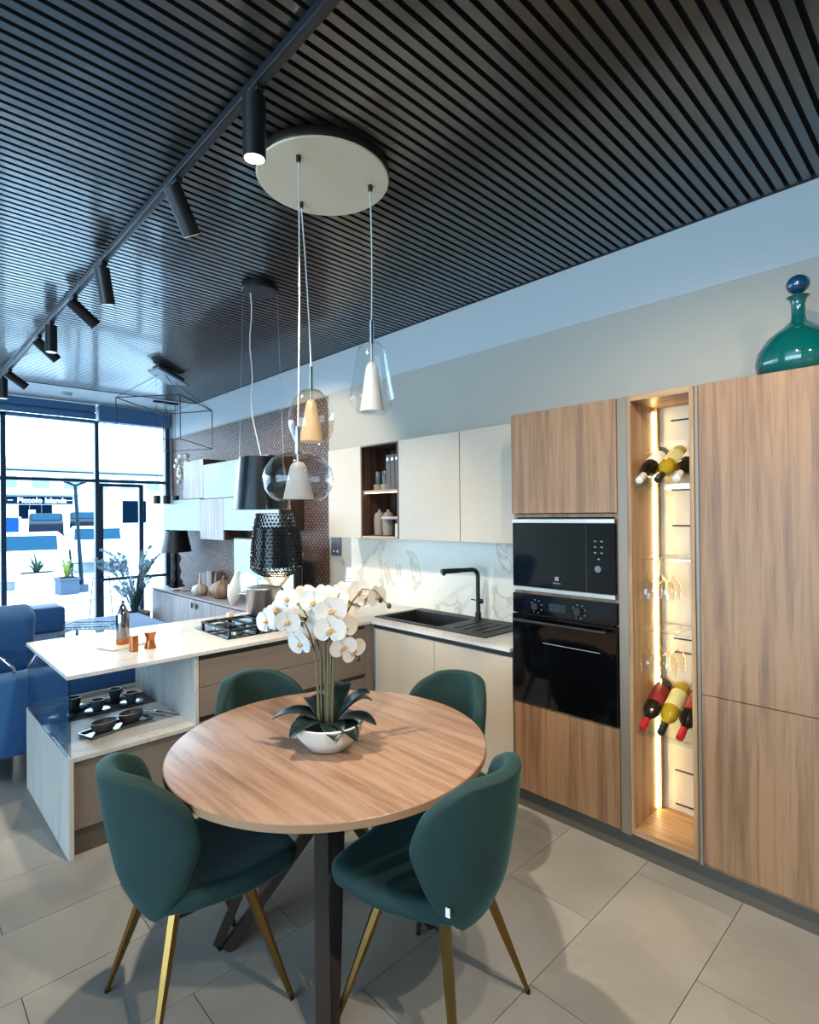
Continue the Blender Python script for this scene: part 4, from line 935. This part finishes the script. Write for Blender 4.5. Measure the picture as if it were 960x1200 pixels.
for y, zt_, lab in ((6.79, .90, 'shorter wooden canister box at the back of the sideboard'), (6.62, .93, 'taller wooden canister box behind the ivory gourd')):
    single('wooden_canister', B(2.93, 3.06, y-.075, y+.075, .686, zt_, bev=.004), M['pinkwood'], lab, 'box', (3.0, y, .686), 'wooden boxes on the sideboard')
t = thing('white_jug', 'white curved jug with raised spout on the sideboard by the television', 'jug', (2.66, 5.42, .686))
bm = NB(); R = []
for k in range(9):
    f = k/8; r = (.035, .06, .075, .08, .074, .06, .045, .035, .03)[k]; R.append(ring(bm, (0, -.02*f-.10*f*f, .36*f), r, (0, -.15*f, 1), 20, sx=1, sy=.8))
skin(bm, R); obj('jug_body', bm, M['bowl'], t, smooth=60)
bm = NB(); tube(bm, [(0, .06, .1), (0, .11, .14), (0, .10, .19), (0, .03, .2)], .012, 8); obj('jug_handle', bm, M['bowl'], t, smooth=60)
for i, (y, r) in enumerate(((7.02, .07), (6.9, .05), (7.1, .05))):
    x = 2.70+.05*i
    single('white_dish', L([(r*.5, 0), (r, .014), (r*.95, .016), (r*.45, .006)], 20, (x, y, .686)), M['bowl'], f'small white dish on the sideboard by the baroque lamp, {["largest","nearest the gourds","behind the largest"][i]}', 'dish', (x, y, .686), 'white dishes on the sideboard', smooth=50)
# three-cylinder hanging lamp
t = thing('three_tube_hanging_lamp', 'small hanging lamp with three short black tubes by the window corner', 'pendant lamp', (2.76, 7.5, 3.12))
for i, x in enumerate((2.636, 2.756, 2.878)):
    bm = NB(); cyl(bm, (x, 7.5, 1.775), (x, 7.5, 1.885), .043, n=20); tb = obj('lamp_tube', bm, M['black'], t, world=True, smooth=40)
    obj('lens', cyl(NB(), (x, 7.5, 1.7735), (x, 7.5, 1.7755), .035, n=16), M['lensoff'], tb, world=True)
    obj('cable', tube(NB(), [(x, 7.5, 1.885), (x, 7.5, 3.12)], .003, 6), M['blackmetal'], t, world=True)
obj('canopy', B(2.6, 2.92, 7.47, 7.53, 3.10, 3.1245, bev=.003), M['blackmetal'], t, world=True)
# wire frame chandelier
t = thing('wire_frame_chandelier', 'thin black wire frame chandelier with pale angled ceiling plate', 'chandelier', (2.2, 5.85, 3.1))
N = [(1.75, 6.1), (2.18, 5.55), (2.78, 6.15), (2.45, 6.75)]; z1, z2 = 2.82, 2.38
pl = NB(); prism(pl, [(1.93, 5.72), (1.965, 5.52), (2.46, 6.03), (2.27, 6.12)], 3.035, 3.055, 'z'); obj('ceiling_plate', pl, M['bluefront'], t, world=True, label='pale angled plate')
pl = NB(); prism(pl, [(1.98, 5.72), (2.0, 5.60), (2.40, 5.99), (2.24, 6.06)], 3.055, 3.1, 'z'); obj('ceiling_box', pl, M['blackmetal'], t, world=True)
for i in range(4):
    a, b_ = N[i], N[(i+1) % 4]
    obj('frame_rod', tube(NB(), [(*a, z1), (*b_, z1)], .006, 6), M['blackmetal'], t, world=True)
    obj('frame_rod', tube(NB(), [(*a, z2), (*b_, z2)], .004, 6), M['blackmetal'], t, world=True)
    obj('frame_rod', tube(NB(), [(*a, z1), (*a, z2)], .005, 6), M['blackmetal'], t, world=True)
for p, q in (((2.1, 5.72, 3.04), (*N[1], z1)), ((2.05, 5.75, 3.04), (*N[0], z1)), ((2.3, 6.0, 3.04), (*N[2], z1)), ((2.25, 6.05, 3.04), (*N[3], z1))):
    obj('suspension_wire', tube(NB(), [p, q], .003, 6), M['blackmetal'], t, world=True)
# blossom branch arrangement on the lower blue box
t = thing('blossom_arrangement', 'vase of pale blossoms on branches on the blue wall box by the window', 'plant', (2.93, 7.25, 1.8185))
obj('vase', L([(.04, 0), (.055, .01), (.06, .09), (.035, .15), (.04, .16), (.03, .155)], 20), M['concrete'], t, smooth=50)
rb = random.Random(3)
for k in range(9):
    an = rb.uniform(0, 2*PI); hx = rb.uniform(.03, .14); hz = rb.uniform(.28, .62)
    tip = (-.06+hx*math.cos(an)*.6, -.02-.35*(hz-.28)*(k % 2)+hx*math.sin(an), hz)
    obj('branch', tube(NB(), [(0, 0, .12), (tip[0]*.4, tip[1]*.4, hz*.6), tip], .005, 6, .003), M['stem'], t, smooth=60)
    bm = NB(); sph(bm, tip, .042, 10, (1, 1, .85)); sph(bm, (tip[0]-.02, tip[1]+.03, tip[2]-.07), .03, 8); obj('blossom', bm, M['bowl'], t, smooth=180)
# pampas grass in planter
t = thing('pampas_grass', 'tall pampas grass with pale feathery plumes in a floor pot by the window', 'plant', (2.40, 7.62, 0)); t['kind'] = 'thing'
obj('pot', L([(.13, 0), (.14, .01), (.18, .38), (.17, .38), (.155, .32)], 28), M['concrete'], t, smooth=50)
obj('soil', L([(.16, .34), (0, .345)], 20), M['soil'], t)
rb = random.Random(11)
for k in range(20):
    an = rb.uniform(0, 2*PI); sp_ = rb.uniform(.10, .34); hz = rb.uniform(.82, 1.12); hz = hz if k < 14 else rb.uniform(.55, .72)
    dx, dy = math.cos(an)*sp_, math.sin(an)*sp_*.8
    st = [(dx*.1, dy*.1, .34), (dx*.45, dy*.45, .34+(hz-.34)*.55), (dx*.8, dy*.8, hz*.92), (dx, dy, hz)]
    obj('reed_stem', tube(NB(), st, .004, 5), M['reed'], t, smooth=60)
    bm = NB(); d = Vector((dx*.5, dy*.5, .22)).normalized()
    for q in range(230):
        f = rb.random(); p = Vector((dx, dy, hz))+d*(f*.24-.06)+Vector((dx, dy, 0))*.35*f*f-Vector((0, 0, .07*f*f)); a2 = rb.uniform(0, 2*PI); w = .072*math.sin(PI*(.12+.85*f))+.012
        e_ = p+Vector((math.cos(a2)*w, math.sin(a2)*w, rb.uniform(-.02, .05))); s = Vector((-math.sin(a2), math.cos(a2), 0))*.006
        v = [bm.verts.new(x) for x in (p, (p+e_)/2+s, e_, (p+e_)/2-s)]; bm.faces.new(v)
    obj('plume', bm, M['plume'], t, recalc=False, kind='stuff')
for k in range(48):
    an = rb.uniform(0, 2*PI); r1 = rb.uniform(.12, .34); hz = rb.uniform(.5, .95)
    bm = NB(); s = Vector((-math.sin(an), math.cos(an), 0)); V = []
    for f in (0, .4, .75, 1):
        p = Vector((math.cos(an)*r1*f, math.sin(an)*r1*f, .34+(hz-.34)*math.sin(f*PI*.62))); w = .008*(1-f*.85); V.append((bm.verts.new(p-s*w), bm.verts.new(p+s*w)))
    for i in range(3): bm.faces.new((V[i][0], V[i][1], V[i+1][1], V[i+1][0]))
    obj('grass_blade', bm, M['reed'], t, recalc=False)
# sofa
t = thing('blue_sofa', 'large blue sofa with raised headrest standing behind the island', 'sofa', (.5, 5.2, 0))
obj('back_base', B(-1.6, 2.12, 4.06, 4.22, .165, .64, bev=.025, seg=3), M['sofa'], t, world=True, smooth=40)
obj('seat_base', B(-1.6, 2.12, 4.23, 6.60, .165, .39, bev=.02, seg=2), M['sofa'], t, world=True, smooth=40)
for x0, x1 in ((-1.58, -.36), (-.35, .86), (.87, 2.11)):
    obj('seat_cushion', B(x0, x1, 4.24, 6.60, .392, .54, bev=.03, seg=3), M['sofa'], t, world=True, smooth=40)
for x0, x1 in ((-1.5, -.5), (-.46, .74)):
    bm = B(x0, x1, -.10, .10, 0, .42, bev=.055, seg=4)
    bmesh.ops.rotate(bm, verts=bm.verts, matrix=Matrix.Rotation(.30, 3, 'X')); bmesh.ops.translate(bm, verts=bm.verts, vec=(0, 4.44, .625))
    obj('headrest', bm, M['sofa'], t, world=True, smooth=40)
bm = NB(); tube(bm, [(.62, 4.20, .60), (.60, 4.17, .68), (.55, 4.22, .74), (.50, 4.32, .78)], .009, 8); obj('headrest_hinge', bm, M['chrome'], t, world=True, smooth=50)
obj('arm_cushion', B(.90, 1.27, 5.98, 6.34, .545, .775, bev=.03, seg=3), M['sofa'], t, world=True, smooth=40)
obj('arm_cushion', B(-1.58, .86, 6.02, 6.34, .545, .80, bev=.04, seg=3), M['sofa'], t, world=True, smooth=40)
for x in (-1.5, .28, .62, 2.0):
    for y in (4.12, 6.2): obj('foot', B(x-.03, x+.03, y-.03, y+.03, 0, .165), M['steel'], t, world=True)
bm = NB(); sph(bm, (0, 0, 0), .2, 16, (.95, .42, .95)); bmesh.ops.rotate(bm, verts=bm.verts, matrix=Matrix.Rotation(.35, 3, 'X')); bmesh.ops.translate(bm, verts=bm.verts, vec=(.50, 4.80, .745))
single('throw_pillow', bm, M['sofa'], 'plump blue pillow leaning against the sofa headrest', 'pillow', (.50, 4.80, .745), smooth=180)
# glass rack on sofa
t = thing('glass_rack_tray', 'clear acrylic ribbed tray lying on the blue sofa seat', 'tray', (1.40, 5.70, .5415), -.75)
obj('tray_base', B(-.22, .22, -.12, .12, 0, .006), M['clear'], t)
for i in range(11): obj('rib', B(-.21+i*.042-.012, -.21+i*.042+.012, -.125, -.115, .006, .07, bev=.003), M['acrylic'], t)
for i in range(11): obj('rib', B(-.21+i*.042-.012, -.21+i*.042+.012, .115, .125, .006, .07, bev=.003), M['acrylic'], t)
bm = NB(); tube(bm, [(-.22, -.12, .085), (.22, -.12, .085), (.22, .12, .085), (-.22, .12, .085), (-.22, -.12, .085)], .006, 6); obj('top_rim', bm, M['chrome'], t)
# ceiling detector
t = thing('smoke_detector', 'round white detector on the ceiling strip above the window', 'detector', (1.668, 7.738, 3.125))
obj('dome', L([(.03, -.045), (.055, -.035), (.06, -.012)], 24), M['white'], t, smooth=60); obj('base_ring', L([(.068, -.012), (.068, 0)], 24), M['white'], t)

# ================================================================== OUTSIDE
M['asphalt'] = pm('pale_street', '#A9B4BC', .9); M['facade'] = pm('pale_facade', '#C2C6C8', .9); M['signdark'] = pm('dark_sign_board', '#0A1E2E', .9, spec=0); M['signtext'] = pm('white_sign_letter', '#E8F2F5', .6)
M['shopglass'] = pm('dark_shop_glass', '#04101C', .9, spec=0); M['truckblue'] = pm('blue_tarpaulin', '#05307C', .8, spec=.1); M['cardark'] = pm('dark_car_paint', '#07121F', .6, spec=.1); M['carwhite'] = pm('white_car_paint', '#C9D2D6', .25)
M['carglass'] = pm('car_window', '#0E3042', .8, spec=.05); M['palewindow'] = pm('pale_window', '#6F8794', .8, spec=.1); M['tyre'] = pm('black_tyre', '#101215', .8); M['planter'] = pm('grey_planter', '#2C3A4A', .8); M['shrub'] = pm('pale_green_shrub', '#2A4030', .8); M['shrubyellow'] = pm('yellow_green_shrub', '#5E6C24', .8)
M['pole'] = pm('grey_blue_pole', '#12202C', .8, spec=.1)
bm = NB()
V = [[bm.verts.new((x, y, z)) for x in (-60, 80)] for y, z in ((YW+.25, -.05), (15.5, -.05), (15.6, -.25), (20, -.25), (45, .84), (90, .84))]
for i in range(5): bm.faces.new((V[i][0], V[i][1], V[i+1][1], V[i+1][0]))
o = struct('ground', bm, M['asphalt'])
def gz(y): return -.05 if y < 15.5 else (-.25 if y < 20 else min(.84, -.25+1.09*(y-20)/25))
t = thing('shop_building', 'long pale shop building across the street with a dark sign board', 'building', (14, 48, .84))
obj('facade_wall', B(1, 40, 46, 52, .7, 4.9), M['facade'], t, world=True); obj('roof_slab', B(.5, 41, 45.4, 52.5, 4.98, 5.10), M['palewindow'], t, world=True)
obj('upper_storey', B(5, 9.6, 48, 52, 5.15, 6.0), M['facade'], t, world=True); obj('upper_storey', B(16, 24, 48, 52, 5.15, 5.9), M['facade'], t, world=True)
for k in range(9): obj('upper_window', B(5.9+k*1.9, 6.9+k*1.9, 45.93, 46.02, 3.75, 4.55), M['palewindow'], t, world=True)
obj('canopy_ledge', B(5.8, 10.6, 45.2, 46, 3.2, 3.27), M['palewindow'], t, world=True)
sg = obj('sign_board', B(6.2, 10.2, 45.8, 46, 2.62, 3.12), M['signdark'], t, world=True)
text('Piccolo Islands', .50, (8.35, 45.78, 2.86), M['signtext'], sg, facing='y', bold=.012, ext=.01)
for x in (6.5, 10.0): obj('sign_emblem', L([(.16, 0), (.16, .03)], 16, (x, 45.77, 2.86)), M['signtext'], sg, world=True)
for x0, x1 in ((7.0, 7.6), (7.65, 8.3), (8.35, 8.95)): obj('shop_window', B(x0, x1, 45.9, 46.02, 1.6, 2.55), M['shopglass'], t, world=True)
obj('shop_door', B(7.7, 8.9, 45.9, 46.02, .86, 1.58), M['carglass'], t, world=True)
obj('shop_poster', B(7.55, 7.95, 45.85, 45.89, 1.2, 2.2), M['signtext'], t, world=True)
for x in (13.6, 17.2): obj('shop_window', B(x, x+1.7, 45.9, 46.02, 1.2, 2.9), M['shopglass'], t, world=True)
def car(name, x, y, s, rz, m, lab, rear=True):
    t = thing(name, lab, 'car', (x, y, gz(y)+.0), rz)
    bm = NB(); prism(bm, [(-2.1, .3), (2.1, .3), (2.12, .75), (1.9, .9), (1.0, .98), (.45, 1.42), (-1.2, 1.45), (-1.95, .98), (-2.15, .8)], -.85, .85, 'y'); bmesh.ops.bevel(bm, geom=bm.edges[:], offset=.06, segments=2, affect='EDGES'); bm.transform(Matrix.Diagonal((s, s, s, 1))); obj('car_body', bm, m, t, smooth=40)
    bm = NB(); prism(bm, [(.98, 1.0), (.50, 1.36), (.52, 1.38), (1.02, 1.02)], -.7, .7, 'y'); bm.transform(Matrix.Translation((.02*s, 0, .0)) @ Matrix.Diagonal((s, s, s, 1))); obj('windscreen', bm, M['carglass'], t)
    bm = NB(); prism(bm, [(-1.9, 1.02), (-1.27, 1.4), (-1.3, 1.42), (-1.94, 1.04)], -.7, .7, 'y'); bm.transform(Matrix.Translation((-.03*s, 0, 0)) @ Matrix.Diagonal((s, s, s, 1))); obj('rear_window', bm, M['carglass'], t)
    for sy in (-1, 1):
        bm = NB(); prism(bm, [(-1.6, 1.02), (.85, 1.02), (.42, 1.36), (-1.15, 1.38)], sy*.845, sy*.86, 'y'); bm.transform(Matrix.Diagonal((s, s, s, 1))); obj('side_window', bm, M['carglass'], t)
        for sx in (-1.3, 1.3):
            bm = NB(); cyl(bm, (sx, sy*.72, .32), (sx, sy*.87, .32), .32, n=18); bm.transform(Matrix.Diagonal((s, s, s, 1))); obj('wheel', bm, M['tyre'], t, smooth=40)
    return t
car('parked_car', 3.0, 18.6, 1.0, math.radians(-99), M['carwhite'], 'white car parked nearest the shop window, behind the planters')
car('parked_car', 5.75, 22.3, 1.0, math.radians(-104), M['carwhite'], 'white car with dark grille behind the street pole')
car('parked_car', 7.1, 38.0, .95, math.radians(-100), M['cardark'], 'small dark car parked beside the blue truck')
car('parked_car', 9.6, 40.0, .95, math.radians(-103), M['cardark'], 'dark car parked alone before the shop door')
car('parked_car', 18.2, 40.0, .95, math.radians(80), M['carwhite'], 'pale car seen through the glass door')
t = thing('blue_truck', 'blue tarpaulin truck box parked beyond the planters', 'truck', (3.9, 30, gz(30)))
obj('cargo_box', B(3.2, 4.55, 30, 33, .85, 1.66, bev=.03), M['truckblue'], t, world=True); obj('white_post', B(4.57, 4.66, 30, 33, .8, 1.68), M['carwhite'], t, world=True); obj('chassis', B(3.3, 4.5, 30.1, 33, .62, .85), M['carwhite'], t, world=True)
for x in (3.4, 4.4):
    obj('wheel', cyl(NB(), (x-.1, 30.5, gz(30)+.22), (x+.1, 30.5, gz(30)+.22), .25, n=16), M['tyre'], t, world=True)
def planter(x, y, sx, sy, hh, m, lab, sm, seed):
    t = thing('street_planter', lab, 'planter', (x, y, -.05), .1)
    bm = B(-sx/2, sx/2, -sy/2, sy/2, 0, hh, bev=.01); obj('planter_box', bm, m, t); obj('planter_rim', B(-sx/2-.015, sx/2+.015, -sy/2-.015, sy/2+.015, hh-.06, hh, bev=.005), m, t)
    rb = random.Random(seed)
    for k in range(26):
        an = rb.uniform(0, 2*PI); r1 = rb.uniform(.22, .68)*sx; z1 = rb.uniform(.15, .5); s = Vector((-math.sin(an), math.cos(an), 0)); bm = NB(); V = []
        for f in (0, .4, .8, 1):
            p = Vector((math.cos(an)*r1*f, math.sin(an)*r1*f*.7, hh-.01+z1*math.sin(f*PI*.55))); w = .035*(1-f*.9); V.append((bm.verts.new(p-s*w), bm.verts.new(p+s*w)))
        for i in range(3): bm.faces.new((V[i][0], V[i][1], V[i+1][1], V[i+1][0]))
        obj('plant_leaf', bm, sm, t, recalc=False)
planter(2.62, 15.0, .72, .5, .42, M['facade'], 'pale street planter with grey-green spiky plant outside the window', M['shrub'], 4)
planter(2.98, 13.9, .36, .4, .36, M['planter'], 'blue-grey street planter with yellow-green bush outside the window', M['shrubyellow'], 5)
t = thing('street_pole', 'thin dark leaning street pole with bracket top outside the window', 'pole', (3.30, 14.0, -.05))
obj('pole_shaft', tube(NB(), [(3.295, 14, -.05), (3.17, 14, 2.35)], .045, 10, .035), M['pole'], t, world=True, smooth=60); obj('pole_foot', B(3.2, 3.4, 13.9, 14.1, -.05, .12), M['planter'], t, world=True)
bm = NB(); tube(bm, [(2.95, 14, 2.42), (3.17, 14, 2.32), (3.4, 14, 2.42)], .03, 6); box(bm, 2.98, 3.36, 13.95, 14.05, 2.40, 2.45); obj('pole_bracket', bm, M['pole'], t, world=True)
single('bollard_post', cyl(NB(), (3.18, 14.25, -.05), (3.11, 14.25, .90), .022, n=10), M['pole'], 'thin short post standing between the planters and the leaning pole', 'post', (3.18, 14.25, -.05), smooth=60)
t = thing('pavement_sign_stand', 'small thin folding sign stand on the pavement behind the pampas grass', 'stand', (2.62, 10.2, -.05))
for (a, b_) in (((2.5, 10.2, -.05), (2.56, 10.2, .62)), ((2.85, 10.2, -.05), (2.80, 10.2, .62)), ((2.48, 10.2, .25), (2.86, 10.2, .27)), ((2.55, 10.2, .60), (2.81, 10.2, .62))):
    obj('stand_rod', tube(NB(), [a, b_], .008, 6), M['pole'], t, world=True)
